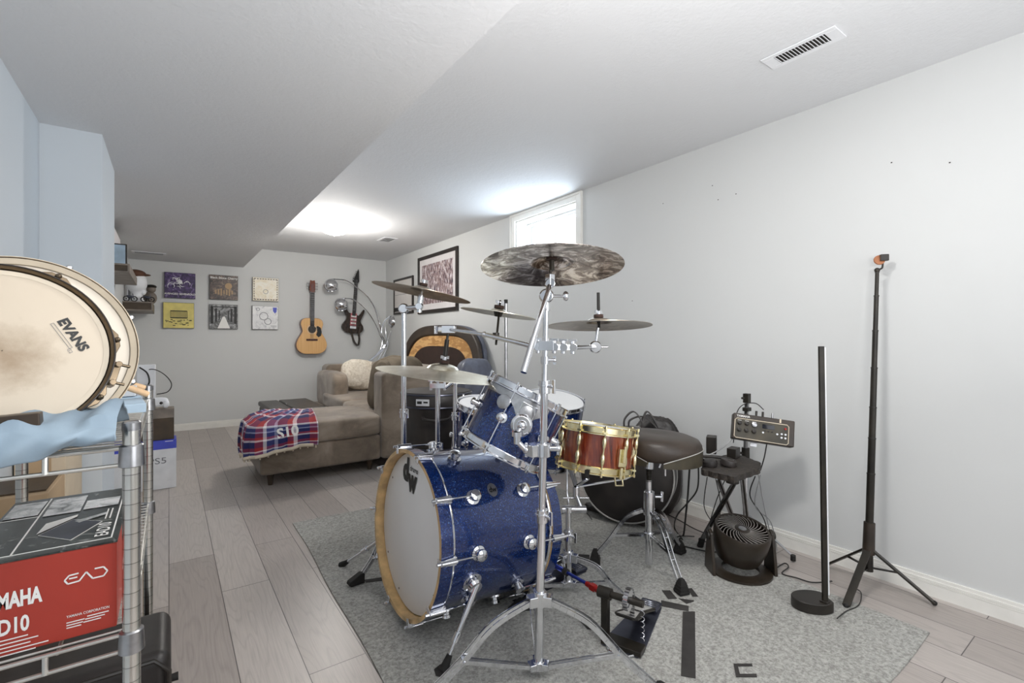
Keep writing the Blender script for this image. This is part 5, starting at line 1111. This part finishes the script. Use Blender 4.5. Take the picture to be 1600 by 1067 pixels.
em().box((-.006, -.010, -.0018), (w2 * 2 - .040, h2 * 2 - .036, .003)).build('front_panel', 'olive', ED)
for i in range(3):
    for j in range(2):
        r_ = .013 if (i == 2 and j == 0) else .010; m = em(); m.lathe([(r_, -.0005), (r_ * .92, .012), (r_ * .5, .014)], 20, True, MX.Translation((-.112 + i * .034, .016 - j * .034, 0))); m.build('knob', 'steel' if (i == 2 and j == 0) else 'black', ED)
        m = em(); m.box((-.112 + i * .034, .030 - j * .034, .0005), (.018, .002, .001)); m.build('knob_marking', 'whiteink', ED) if j == 0 else None
em().box((.022, .016, 0), (.056, .022, .002)).build('display', 'glass_dark', ED, .001)
for k in range(3): em().lathe([(.0045, -.0005), (.004, .003)], 12, True, MX.Translation((.006 + .017 * k, -.006, 0))).build('button', 'black', ED)
for (x, y) in ((-.002, -.016), (.062, -.014), (.082, -.010), (.099, -.010), (.082, -.028), (.099, -.028)): em().lathe([(.0050, -.0005), (.0046, .004)], 12, True, MX.Translation((x, y, 0))).build('button', 'white', ED)
m = em(); m.lathe([(.006, -.0005), (.005, .004)], 12, True, MX.Translation((.098, .018, 0))); m.build('power_button', 'red', ED)
m = em(); m.text('YAMAHA', .015, MX.Translation((-.095, .052, -.0022)), .0006, .02); m.build('brand_lettering', 'whiteink', ED)
m = em(); m.box((.075, .055, -.002), (.008, .020, .001)); m.build('sticker', 'creamhoop', ED)
for x in (-.03, .0, .045): m = em(); m.cyl((x, h2, -.03), (x, h2 + .028, -.03), .0055); m.build('jack_plug', 'black' if x < .04 else 'steel', ED)
m = em(); m.bar((-.03, -.02, -.058), (-.03, -.085, -.058), .03, .008, (0, 0, 1)); m.build('mount_clamp', 'steel', ED)

# bass drum bag and soft bag by the wall
bgc = Wd(981, 735, 2.98); bgc.z = .300
BG = thing('bass_drum_bag', 'round black bass drum bag standing upright behind the throne', 'drum bag', (bgc.x, bgc.y, RZ))
bn2 = V((-.86, -.50, .10)).normalized(); GF = frame(bgc, bn2)
m = MB(); m.mx = GF; m.lathe([(.26, -.10), (.282, -.09), (.286, 0), (.282, .07), (.26, .09), (.15, .102), (.001, .105)], 56, True); m.build('body', 'nylon', BG)
for z_ in (.078, -.085): m = MB(); m.mx = GF; m.tube([(.282 * math.cos(R(a)), .282 * math.sin(R(a)), z_) for a in range(0, 360, 6)], .005, 6, True); m.build('piping', 'piping', BG)
m = MB(); m.mx = GF; m.tube(spline([(-.28, -.07, -.02), (-.30, -.04, -.02), (-.305, .05, -.02), (-.28, .08, -.02)], 6), .012, 8); m.build('carry_handle', 'nylon', BG)
sgc = V((2.61, 2.02, 0))
SG = thing('soft_bag', 'slouched black soft bag with looped handles behind the throne', 'bag', (sgc.x, sgc.y, .0))
m = MB(); m.sq((sgc.x, sgc.y, .31), (.20, .34, .61), 3, 18, None, .05, 6); m.build('body', 'nylon', SG)
for a_, b_, c_ in (((976, 655), (990, 643), (1003, 660)), ((1003, 662), (1012, 643), (1030, 672)), ((984, 657), (1008, 652), (1034, 680))):
    p0, p1, p2 = Wd(*a_, 3.02), Wd(*b_, 3.05), Wd(*c_, 3.02); m = MB(); pts = spline([p0 - UP * .08, p0, p1, p2, p2 - UP * .08], 8); 
    for i in range(len(pts) - 1): m.bar(pts[i], pts[i + 1] + (pts[i + 1] - pts[i]) * .1, .007, .022, CF)
    m.build('handle', 'nylon', SG)
a_, b_ = Wz(918, 791, .02), Wz(1005, 815, .02); m = MB(); m.bar(a_, b_, .10, .035, UP); m.build('x', 'nylon') if False else None
d = (b_ - a_).normalized(); m = MB(); m.prism([(-.0, -.035), (.42, -.05), (.46, -.03), (.46, .03), (.42, .05), (.0, .035), (-.02, 0)], .035, frame(a_ - UP * .012, UP, d)); tag(m.build('stand_bag', 'nylon', bevel=.012, seg=3, loc=(a_.x, a_.y, RZ)), 'flat dark padded strip bag lying on the rug before the round bag', 'bag')

# tape on the rug
def tape(px, lab, name='tape_strip'):
    P = [Wz(x, y, RZ + .0012) for x, y in px]; c = sum(P, V((0, 0, 0))) / len(P); n = len(P)
    m = MB(); m.add([p for p in P] + [p + UP * .0012 for p in P], [tuple(range(n, 2 * n))] + [(i, (i + 1) % n, n + (i + 1) % n, n + i) for i in range(n)])
    tag(m.build(name, 'tape', loc=(c.x, c.y, RZ)), lab, 'tape', 'black tape marks on the rug')
tape([(1067, 955.6), (1086, 955.6), (1087, 1060), (1064, 1056)], 'longest black tape strip on the rug, pointing at the camera')
tape([(1033, 938), (1076, 947), (1076, 955), (1033, 947)], 'black tape strip crossing the far end of the longest strip')
tape([(1008, 934.5), (1031, 941), (1030, 950), (1006, 943)], 'short black tape strip just behind the remote pedal')
tape([(1034, 922.5), (1047, 922.5), (1058, 935.4), (1044, 936)], 'black tape left of the nearest throne foot')
tape([(1074, 919.6), (1081, 919), (1091, 932), (1082, 932)], 'black tape right of the nearest throne foot')
tape([(1060, 935), (1084, 938), (1084, 940), (1073, 943)], 'black tape in front of the nearest throne foot')
tape([(904, 866), (921, 867), (921, 874), (904, 873)], 'black tape left of the leftmost throne foot')
tape([(917, 876), (938, 877), (938, 884), (917, 881)], 'black tape under the leftmost throne foot')
tape([(907, 971), (922, 977), (945, 979), (936, 985), (918, 983)], 'torn black tape by the snare stand foot')
tape([(1146, 1037), (1175, 1037), (1176, 1041), (1153, 1041), (1156, 1053), (1182, 1053), (1183, 1058), (1150, 1058)], 'black tape bracket nearest the camera at the rug front')
tape([(678, 1046), (688, 1038), (714, 1042), (703, 1061), (681, 1056)], 'black tape under the near bass drum spur')
tape([(568, 906), (598, 902), (600, 907), (572, 910)], 'black tape under the stand foot left of the bass drum')
tape([(800, 938), (806, 936), (815, 944), (812, 946)], 'small black tape below the bass drum')
tape([(826, 1036), (840, 1038), (838, 1044), (824, 1042)], 'small black tape by the front stand base')

# cables
def cable(lab, px, z=RZ + .004, r=.0032, mat='cable', pts3=None):
    P = pts3 or [Wz(x, y, z) for x, y in px]; c = P[0]
    tag(MB().tube(spline(P, 8), r, 6).build('cable', mat, loc=(c.x, c.y, 0)), lab, 'cable')
cable('black cable looping on the floor under the percussion table', [(1085, 838), (1060, 838), (1053, 848), (1080, 856), (1110, 862), (1124, 860), (1118, 848), (1095, 846)])
cable('black cable running along the rug edge below the baseboard', [(1035, 800), (1060, 812), (1085, 826), (1115, 838), (1140, 846)])
cable('thin black cable trailing from the fan toward the light bar', [(1212, 888), (1226, 880), (1232, 886), (1222, 896), (1245, 903), (1270, 910), (1300, 908)])
cable('thin cable crossing the rug under the wooden snare', [(855, 810), (880, 802), (900, 795), (915, 800), (925, 812)], r=.002)
pA, pB = Wd(1078, 722, 2.50), Wz(1068, 835, RZ + .01)
cable('thick black cable hanging from behind the throne seat to the floor', None, pts3=[pA, Wd(1075, 770, 2.5), Wd(1072, 800, 2.5), pB, Wz(1062, 842, RZ + .006)], r=.005)
cable('black cable curving down from the table to the floor loop', None, pts3=[Wd(1091, 720, 2.5), Wd(1090, 762, 2.5), Wd(1075, 785, 2.5), Wd(1058, 805, 2.5), Wz(1054, 825, RZ + .006), Wz(1066, 842, RZ + .006)], r=.004)
cable('black cable from the module down behind the table edge', None, pts3=[Wd(1198, 694, 2.42), Wd(1194, 715, 2.42), Wd(1188, 735, 2.44)], r=.003)
cable('black cable arching over the top of the drum module', None, pts3=[Wd(1146, 692, 2.5), Wd(1150, 650, 2.5), Wd(1160, 633, 2.5), Wd(1180, 630, 2.5), Wd(1193, 640, 2.45)], r=.0025)
cable('grey cable running from the module to the headphones', None, pts3=[Wd(1147, 683, 2.46), Wd(1135, 695, 2.44), Wd(1118, 706, 2.42), Wd(1102, 713, 2.40)], r=.003, mat='greycable')
for k, (a_, b_, c_) in enumerate((((1185, 742), (1190, 770), (1196, 800)), ((1180, 744), (1172, 775), (1194, 812)), ((1188, 742), (1180, 790), (1204, 815)))):
    cable(('pale cable hanging from the table corner above the fan', 'black cable bowing left under the table corner', 'pale cable hanging lowest behind the fan')[k], None, pts3=[Wd(*a_, 2.52), Wd(*b_, 2.55), Wd(*c_, 2.55), Wd(c_[0] + 10, c_[1] + 45, 2.52)], r=.003, mat='cable' if k == 1 else 'greycable')
for k, (a_, b_, c_) in enumerate((((1105, 745), (1100, 790), (1112, 815)), ((1118, 747), (1126, 790), (1120, 830)), ((1134, 747), (1120, 780), (1108, 820)))):
    cable(('thin black cable below the left end of the table', 'thin black cable hanging beneath the headphones', 'thin black cable slanting behind the table leg')[k], None, pts3=[Wd(*a_, 2.58), Wd(*b_, 2.60), Wd(*c_, 2.62)], r=.0025)
# ================================================================== wire rack at the left and what it carries
RK = thing('wire_shelf_rack', 'zinc wire shelving rack in the left foreground', 'shelf rack', (-.19, 1.44, 0))
RX0, RX1, RY0, RY1 = -.325, -.052, 1.045, 1.835
for (x, y) in ((RX0, RY0), (RX1, RY0), (RX0, RY1), (RX1, RY1)):
    MB().cyl((x, y, .02), (x, y, .982), .0127, None, 24).build('post', 'post', RK)
    MB().lathe([(.0135, .975), (.0135, .988), (.010, .991)], 20, True, MX.Translation((x, y, 0))).build('post_cap', 'steel', RK)
    MB().lathe([(.014, .001), (.02, .004), (.02, .012), (.008, .02)], 16, True, MX.Translation((x, y, 0))).build('levelling_foot', 'steel', RK)
SH = (.945, .630)
for zs_ in SH:
    m = MB(); r_ = .0035
    for dz in (0, -.028):
        for (a, b_) in (((RX0, RY0), (RX1, RY0)), ((RX1, RY0), (RX1, RY1)), ((RX1, RY1), (RX0, RY1)), ((RX0, RY1), (RX0, RY0))): m.cyl((*a, zs_ + dz), (*b_, zs_ + dz), r_, None, 8)
    sh = m.build('shelf_rim', 'wire', RK)
    for ax in (0, 1):
        for side in (0, 1):
            m = MB(); pts = []
            if ax == 0: y = (RY0, RY1)[side]; pts = None
            else: x = (RX0, RX1)[side]; n_ = 26; pts = [(x, RY0 + (RY1 - RY0) * k / n_, zs_ - (.028 if k % 2 else 0)) for k in range(n_ + 1)]
            if pts is None:
                for f_ in (.22, .61): m = MB(); m.tube([(RX0 + (RX1 - RX0) * f_, y - .003, zs_), (RX0 + (RX1 - RX0) * f_, y - .004, zs_ - .028)], .004, 8); m.build('truss_wire', 'wire', sh)
            else: m.tube(pts, .0022, 6); m.build('truss_wire', 'wire', sh)
    for k in range(29):
        y = RY0 + .012 + (RY1 - RY0 - .024) * k / 28; MB().cyl((RX0, y, zs_ + .003), (RX1, y, zs_ + .003), .0018, None, 6).build('shelf_wire', 'wire', sh)
    for x in (RX0 + .09, RX0 + .18): MB().cyl((x, RY0, zs_ - .002), (x, RY1, zs_ - .002), .0028, None, 6).build('cross_wire', 'wire', sh)
    for (x, y) in ((RX0, RY0), (RX1, RY0), (RX0, RY1), (RX1, RY1)):
        MB().lathe([(.0150, zs_ - .032), (.0185, zs_ - .030), (.0170, zs_ + .004), (.0145, zs_ + .006)], 24, True, MX.Translation((x, y, 0))).build('corner_collar', 'steel', sh)

# red and black drum module carton
BZ = .637; B0, B1, C0, C1, BT = -.262, -.073, 1.066, 1.43, .785
CB = thing('module_carton', 'red carton with black illustrated lid on the middle rack shelf', 'carton', ((B0 + B1) / 2, (C0 + C1) / 2, BZ))
MB().bb((B0, C0, BZ), (B1, C1, BT - .003)).build('carton_body', 'redink', CB, .002)
lid = MB().bb((B0 - .001, C0 - .001, BT - .003), (B1 + .001, C1 + .001, BT)).build('carton_top', 'art_box', CB)
ff = frame((0, C0 - .0006, 0), (0, -1, 0), (1, 0, 0))
def FT_(txt, x, z, s_, **k): m = MB(); m.text(txt, s_, frame((x, C0 - .0006, z), (0, -1, 0), (1, 0, 0)), .0004, k.get('b', .02), k.get('sx', 1), 'RIGHT' if k.get('r') else 'LEFT'); return m
def fpx(x, y): p = Wy(x, y, C0); return p.x, p.z
x, z = fpx(65, 928); FT_('YAMAHA', x, z, .034, b=.045, r=1, sx=.52).build('brand_lettering', 'whiteink', CB)
x, z = fpx(46, 972); FT_('EAD10', x, z, .034, b=.03, r=1, sx=.60).build('model_lettering', 'whiteink', CB)
x, z = fpx(104, 964); FT_('YAMAHA CORPORATION', x, z, .0060, b=.01, sx=.78).build('maker_lettering', 'whiteink', CB)
m = MB()
for k in range(3):
    x, z = fpx(104, 974 + k * 4); x2, _ = fpx(170 - 6 * k, 970); m.bb((x, C0 - .0014, z), (x + (x2 - x) * .42, C0 - .0006, z + .0015)); m.bb((x + (x2 - x) * .48, C0 - .0014, z + .003), (x2, C0 - .0006, z + .0045))
for k in range(5):
    x, z = fpx(0, 1003 + k * 6); x2, _ = fpx((44, 60, 48, 76, 56)[k], 990); m.bb((x - .03, C0 - .0014, z), (x2, C0 - .0006, z + .0016))
m.build('small_print', 'whiteink', CB)
# outlined three-letter mark
m = MB(); def_ = lambda x, y: V((*fpx(x, y)[:1], C0 - .001, fpx(x, y)[1]))
for seg in (((123, 895), (108, 899), (101, 907), (106, 912), (124, 907), (135, 893), (145, 903), (162, 899), (168, 891), (162, 885), (148, 888)), ((121, 901), (108, 904))):
    for i in range(len(seg) - 1): m.bar(def_(*seg[i]), def_(*seg[i + 1]), .0022, .0008, (0, -1, 0))
m.build('logo_mark', 'whiteink', CB)
# illustrated lid
def LP(u, v_): return V((B0 + (B1 - B0) * u, C0 + (C1 - C0) * v_, BT + .0008))
def lidpoly(nm, pts, mat, h=.0004):
    m = MB(); P = [LP(*p) + UP * h for p in pts]; m.add(P, [tuple(range(len(P)))]); return m.build(nm, mat, lid)
def lidline(m, a, b_, w_=.0022): m.bar(LP(*a), LP(*b_), w_, .0008, UP)
m = MB()
for a, b_ in (((.13, .05), (.955, .05)), ((.955, .05), (.955, .97)), ((.13, .05), (.40, .97)) if False else ((.30, .05), (.30, .97)), ((.02, .62), (.30, .62)), ((.955, .62), (1, .62))): lidline(m, a, b_)
m.build('printed_border', 'whiteink', lid)
lidpoly('printed_picture', [(.33, .60), (.62, .60), (.62, .93), (.33, .93)], 'art_slab'); lidpoly('printed_picture', [(.64, .62), (.93, .62), (.93, .80), (.64, .80)], 'art_slab'); lidpoly('printed_picture', [(.02, .65), (.28, .65), (.28, .93), (.02, .93)], 'art_slab')
lidpoly('printed_device', [(.40, .28), (.60, .46), (.84, .34), (.66, .12)], 'gunmetal'); lidpoly('printed_sheet', [(.40, .46), (.62, .54), (.62, .50), (.38, .30)], 'whiteink'); lidpoly('printed_photo', [(.62, .42), (.86, .50), (.86, .46), (.66, .38)], 'art_slab', .0008)
m = MB(); 
for a, b_ in (((.40, .28), (.60, .46)), ((.60, .46), (.84, .34)), ((.84, .34), (.66, .12)), ((.66, .12), (.40, .28))): lidline(m, a, b_, .0016)
m.build('printed_outline', 'whiteink', lid)
m = MB(); m.text('EAD10', .026, frame(LP(.88, .20), (0, 0, 1), (0, 1, 0)), .0004, .02); m.text('DRUM', .024, frame(LP(.78, .88), (0, 0, 1), (1, 0, 0)), .0004, .02) if False else None; m.build('model_lettering', 'whiteink', lid)
m = MB()
for k in range(2): m.bar(LP(.86 + .035 * k, .38), LP(.86 + .035 * k, .56), .002, .0008, UP)
m.build('small_print', 'whiteink', lid)

# two drums leaning on the top shelf
dcz = SH[0] + .005
def up_at(px, py, d): return Wd(px, py, d)
n1 = V((.27, -.95, .15)).normalized()
c1 = Wd(33, 547, .88); K1 = .93; K2 = .93
BDm = thing('tom_drum', 'larger pale drum standing behind the stained snare on the rack', 'tom drum', (c1.x, c1.y, .95))
DF = frame(c1, n1, (0, 0, 1)) @ MX.Diagonal((K1, K1, K1, 1))
def dm(F): m = MB(); m.mx = F; return m
dm(DF).lathe([(.172, .0), (.178, -.01), (.178, -.15), (.17, -.155)], 72, False).build('shell', 'creamhoop', BDm)
dm(DF).lathe([(.171, .002), (.001, .0022)], 72, False).build('head', 'head_cream', BDm)
dm(DF).lathe([(.176, -.012), (.186, -.012), (.187, .010), (.182, .013), (.172, .008), (.172, .0)], 72, False).build('hoop', 'creamhoop', BDm)
m = dm(DF); m.tube([(.1835 * math.cos(R(a)), .1835 * math.sin(R(a)), .0125) for a in range(0, 360, 4)], .0016, 6, True); m.build('hoop_edge', 'dark_hoop', BDm)
m = dm(DF); m.tube([(.186 * math.cos(R(a)), .186 * math.sin(R(a)), -.006) for a in range(0, 360, 4)], .002, 6, True); m.build('hoop_seam', 'dark_hoop', BDm)
for k in range(8):
    a = R(22 + k * 45); d = V((math.cos(a), math.sin(a), 0)); m = dm(DF); m.cyl(d * .19 + V((0, 0, -.02)), d * .19 + V((0, 0, .004)), .006); m.box(d * .183 + V((0, 0, -.05)), (.012, .022, .04), MX.Rotation(a, 3, 'Z')); m.cyl(d * .195 + V((0, 0, -.09)), d * .195 + V((0, 0, -.02)), .004); m.build('lug', 'steel', BDm, .003)
n2 = (n1 + UP * .05).normalized(); c2 = Wd(3, 548, .80)
SN2 = thing('snare_drum', 'snare drum with stained coated head leaning on the rack top', 'snare drum', (c2.x, c2.y, .95))
D2 = frame(c2, n2, (0, 0, 1)) @ MX.Diagonal((K2, K2, K2, 1))
sx_ = D2.inverted() @ Wd(14, 556, .80)
M['head_stain'] = head_mat('stained_coated_head', (204, 190, 170), (sx_.x, sx_.y, 0))
o = dm(D2).lathe([(.150, .002)] + [(.150 * k / 12, .0022) for k in range(11, 0, -1)] + [(.001, .0023)], 72, False)
h_ = o.build('batter_head', 'head_stain', SN2); 
for v_ in h_.data.vertices: pass
# object coordinates of the head must be those of the drum
h_.data.transform(MX.Translation(V((c2.x, c2.y, .95)))); h_.data.transform(D2.inverted()); h_.matrix_local = MX.Translation(-V((c2.x, c2.y, .95))) @ D2
dm(D2).lathe([(.150, .0), (.152, -.004), (.152, -.05), (.148, -.052)], 72, False).build('shell', 'dark_hoop', SN2)
dm(D2).lathe([(.151, -.012), (.158, -.012), (.160, .002), (.159, .012), (.1555, .014), (.1525, .010), (.1515, .002)], 72, False).build('hoop', 'dark_hoop', SN2)
m = dm(D2); m.tube([(.157 * math.cos(R(a)), .157 * math.sin(R(a)), .0135) for a in range(0, 360, 4)], .0016, 6, True); m.build('hoop_edge', 'frame', SN2)
m = dm(D2); m.lathe([(.149, .0035), (.141, .0028)], 72, False); m.build('head_collar', 'creamhoop', SN2)
loc2 = lambda px, py: (lambda q: math.atan2(q.y, q.x))(D2.inverted() @ Wd(px, py, .80))
for (px, py) in ((88, 434), (178, 508), (181, 604), (-120, 480), (-90, 640)):
    a = loc2(px, py); d = V((math.cos(a), math.sin(a), 0)); t_ = V((-d.y, d.x, 0)); m = dm(D2)
    m.prism([(-.034, -.004), (-.012, .010), (.012, .010), (.034, -.004)], .010, MX(((t_.x, d.x, 0, d.x * .158), (t_.y, d.y, 0, d.y * .158), (0, 0, 1, -.006), (0, 0, 0, 1))))
    m.cyl(d * .163 + V((0, 0, -.02)), d * .163 + V((0, 0, .012)), .0065, .0055, 10); m.sph(d * .163 + V((0, 0, .012)), .0055, 10); m.cyl(d * .163 + V((0, 0, -.05)), d * .163 + V((0, 0, -.012)), .0045, None, 10); m.build('hoop_ear', 'dark_hoop', SN2, .0015)
a = loc2(193, 556); d = V((math.cos(a), math.sin(a), 0)); t_ = V((-d.y, d.x, 0)); m = dm(D2); rt = MX.Rotation(a, 3, 'Z')
m.box(d * .166 + V((0, 0, -.02)), (.012, .050, .03), rt)
for s_ in (-1, 1): m.cyl(d * .166 + t_ * s_ * .019 + V((0, 0, -.012)), d * .166 + t_ * s_ * .019 + V((0, 0, .006)), .006); m.cyl(d * .168 + t_ * s_ * .019, d * .186 + t_ * s_ * .019, .003)
m.build('snare_butt', 'dark_hoop', SN2, .001)
q = [D2.inverted() @ Wd(x, y, .80) for x, y in ((117, 487), (157, 529))]; tx_ = V((q[1].x - q[0].x, q[1].y - q[0].y, 0)).normalized(); mid = (q[0] + q[1]) / 2
tfr = D2 @ frame((mid.x + .008, mid.y, .003), (0, 0, 1), tx_); L_ = (q[1] - q[0]).length
m = MB(); m.text('EVANS', L_ * .345, tfr, .0003, .045, 1.0, 'CENTER', .0); m.build('logo_lettering', 'blackink', SN2)
m = MB(); m.text('G2', L_ * .12, tfr @ MX.Translation((L_ * .38, -L_ * .30, 0)), .0003, 0); m.mx = tfr
for a_, b_ in (((-.5, -.20), (.32, -.20)), ((-.5, -.27), (.32, -.27)), ((-.5, -.20), (-.5, -.27)), ((.32, -.20), (.32, -.27))): m.bar((a_[0] * L_, a_[1] * L_, .0004), (b_[0] * L_, b_[1] * L_, .0004), .0006, .0004, (0, 0, 1))
m.build('logo_underline', 'greyink', SN2)

# blue cloth bunched along the front of the top shelf
def clothf(u, v_):
    x = RX0 - .05 + (RX1 - RX0 + .035) * u; y0_ = RY0 - .022
    fold = .008 * math.sin(u * 17 + 1) * math.sin(v_ * 5 + u * 3) + .004 * math.sin(u * 39 + v_ * 9)
    if v_ < .5:
        t_ = v_ / .5; y = RY0 + .30 - .30 * t_ - .020 * t_; z = SH[0] + .008 + .030 * math.sin(min(1, t_ * 1.05) * math.pi * .62) + .016 * u * math.sin(t_ * math.pi) + fold * (t_ > .05) + (.012 if t_ > .5 else 0)
    else:
        t_ = (v_ - .5) / .5; y = RY0 - .020 - .012 * math.sin(t_ * math.pi) + fold; drop = .050 * (1 - u) + .020 * math.sin(u * 7) ** 2 * (1 - u) + .012
        z = SH[0] + .045 - drop * t_ * 1.15 - .008 * u + fold * .4 
    return V((min(x, RX1 - .019), y, z))
o = MB().grid(clothf, 60, 34).build('blue_cloth', 'bluecloth', solid=.003, loc=(-.19, 1.1, SH[0])); tag(o, 'dusty blue cloth bunched over the front of the rack top', 'cloth')
q = Wy(20, 640, 1.035); tag(MB().box((-.245, 1.06, .995), (.16, .028, .030), MX.Rotation(R(-3), 3, 'Y')).build('wood_block', 'darkwood', bevel=.002, loc=(-.235, 1.035, .98)), 'dark wooden block in front of the stained drum head', 'block')
# drum sticks
for k, (a_, b_) in enumerate((((190, 602, 1.25), (231, 616, 1.30)), ((196, 598, 1.38), (226, 606, 1.42)))):
    p0, p1 = Wd(*a_), Wd(*b_); dd = (p1 - p0).normalized(); st = p1 - dd * .38; T = MB(); T.lathe([(.0075, 0), (.0082, .006), (.0082, .25), (.004, .355), (.0055, .365), (.004, .378)], 16, True, frame(p1, -dd)); tag(T.build('drumstick', 'stickwood', loc=p1), ('wooden drumstick lying over the rack edge, the nearer one', 'wooden drumstick lying behind the nearer stick on the rack')[k], 'drumstick', 'drumsticks on the rack')
m = MB(); m.box((-.125, 1.60, .960), (.14, .22, .022), MX.Rotation(R(5), 3, 'Z')); tag(m.build('folded_paper', 'paleblue', bevel=.002, loc=(-.12, 1.6, .95)), 'pale blue folded papers lying on the rack top', 'paper')
m = MB(); m.box((-.13, 1.72, .985), (.11, .08, .024)); tag(m.build('white_box', 'paper', bevel=.002, loc=(-.13, 1.72, .97)), 'small flat white box on top of the pale blue papers', 'box')
for k in range(3):
    P = [Wd(150 + 18 * k, 652 - 5 * k, 1.22 + .05 * k), Wd(168 + 10 * k, 640 - 6 * k, 1.28 + .05 * k), Wd(185 + 8 * k, 622 - 4 * k, 1.35 + .05 * k), Wd(205, 626 - 4 * k, 1.40), Wd(178 + 4 * k, 642 - 3 * k, 1.35)]
    tag(MB().tube(spline(P, 8), .003, 6).build('cable', 'cable', loc=P[0]), ('black cable coil behind the drums, nearest the blue cloth', 'black cable coil behind the drums, middle one', 'black cable coil behind the drums, closest to the papers')[k], 'cable')

# things under and behind the rack
HCs = thing('equipment_case', 'black padded equipment case on the floor behind the rack front', 'case', (-.2, 1.62, 0))
MB().bb((-.40, 1.50, .015), (.005, 1.76, .335)).build('body', 'nylon', HCs, .03, 4)
m = MB(); m.tube([(-.37, 1.497, .05), (-.02, 1.497, .05), (.0, 1.497, .08), (.0, 1.497, .29), (-.03, 1.497, .325), (-.37, 1.497, .325)], .006, 8, False); m.build('piping', 'black', HCs)
for z_ in (.10, .25): MB().cyl((.004, 1.53, z_), (.020, 1.53, z_), .009, .010).build('side_foot', 'rubber', HCs); 
for x_ in (-.36, -.04): MB().cyl((x_, 1.6, .001), (x_, 1.6, .016), .012).build('foot', 'rubber', HCs)
PB = thing('open_cardboard_box', 'open brown cardboard box against the left wall behind the rack', 'cardboard box', (-.36, 2.3, 0))
MB().bb((-.455, 2.02, .001), (-.30, 2.30, .66)).build('body', 'tan', PB, .003)
MB().bb((-.45, 2.05, .661), (-.31, 2.28, .666)).build('box_opening', 'shelfdark', PB)
TBx = thing('tall_cardboard_box', 'tall cream cardboard box standing between the rack and the pillar', 'cardboard box', (-.38, 2.62, 0))
a_ = Wy(103, 700, 2.45); MB().bb((-.455, 2.45, .001), (a_.x, 2.86, .93)).build('body', 'cream_card', TBx, .003); m = MB(); m.bb((a_.x - .10, 2.4495, .93 - .3), (a_.x - .04, 2.4499, .93)); m.build('tape_seam', 'tan', TBx)

# games console boxes by the left wall
GB = thing('console_carton', 'white games console carton with a blue top band on the floor', 'carton', (-.16, 4.6, 0))
X0_, X1_ = Wy(160, 700, 4.48).x, Wy(275.5, 700, 4.48).x
MB().bb((X0_, 4.48, .001), (X1_, 4.66, .365)).build('body', 'paper', GB, .002); MB().bb((X0_ - .001, 4.479, .30), (X1_ + .001, 4.661, .366)).build('blue_band', 'blueink', GB, .001)
x_ = Wy(238, 722, 4.478); MB().text('PS5', .065, frame((x_.x + .03, 4.4792, x_.z), (0, -1, 0), (1, 0, 0)), .0006, .0, 1.25).build('lettering', 'greyink', GB)
m = MB(); m.bb((X1_ - .07, 4.4785, .355), (X1_ - .02, 4.479, .359)); m.build('band_print', 'whiteink', GB)
DB = thing('dark_box', 'dark brown box on top of the white console carton', 'box', (0, 4.6, .367)); x2_ = Wy(272, 660, 4.5).x
MB().bb((x2_ - .20, 4.50, .367), (x2_, 4.66, .53)).build('body', 'shelfdark', DB, .002); MB().bb((x2_ - .2, 4.50, .5305), (x2_ + .001, 4.66, .60)).build('grey_lid', 'shelfgrey', DB, .002)
q = V((x2_ - .11, 4.54, .601)); GC = thing('game_controller', 'white and black game controller standing on the dark box', 'game controller', q)
m = MB(); m.sq((q.x, q.y, q.z + .052), (.15, .05, .07), 3, 14); m.sph((q.x - .058, q.y - .01, q.z + .035), .030, 14, (.8, .8, 1.15)); m.sph((q.x + .058, q.y - .01, q.z + .035), .030, 14, (.8, .8, 1.15)); m.build('shell', 'white', GC)
m = MB(); m.sph((q.x - .03, q.y - .027, q.z + .045), .011, 10); m.sph((q.x + .03, q.y - .027, q.z + .045), .011, 10); m.build('thumb_sticks', 'black', GC)
xa, xb = Wy(214, 600, 4.75).x, Wy(243, 600, 4.75).x
tag(MB().bb((xa, 4.70, .001), (xb, 4.82, .93)).build('white_cabinet', 'white', bevel=.006, loc=((xa + xb) / 2, 4.76, 0)), 'tall narrow pale cabinet behind the games console carton', 'cabinet')
P = [Wd(222, 580, 3.75), Wd(240, 577, 3.75), Wd(258, 586, 3.72), Wd(268, 600, 3.70), Wd(262, 612, 3.68), Wd(245, 616, 3.66)]
tag(MB().tube(spline(P, 8), .0035, 6).build('cable', 'cable', loc=P[0]), 'thin black cable arching from the pale cabinet to the controller', 'cable')
P = [Wd(218, 574, 3.68), Wd(230, 583, 3.68), Wd(233, 598, 3.68), Wd(224, 606, 3.68), Wd(214, 600, 3.68)]
tag(MB().tube(spline(P, 8), .006, 6).build('cable', 'cable', loc=P[0]), 'thick looped black cable in front of the pale cabinet', 'cable')
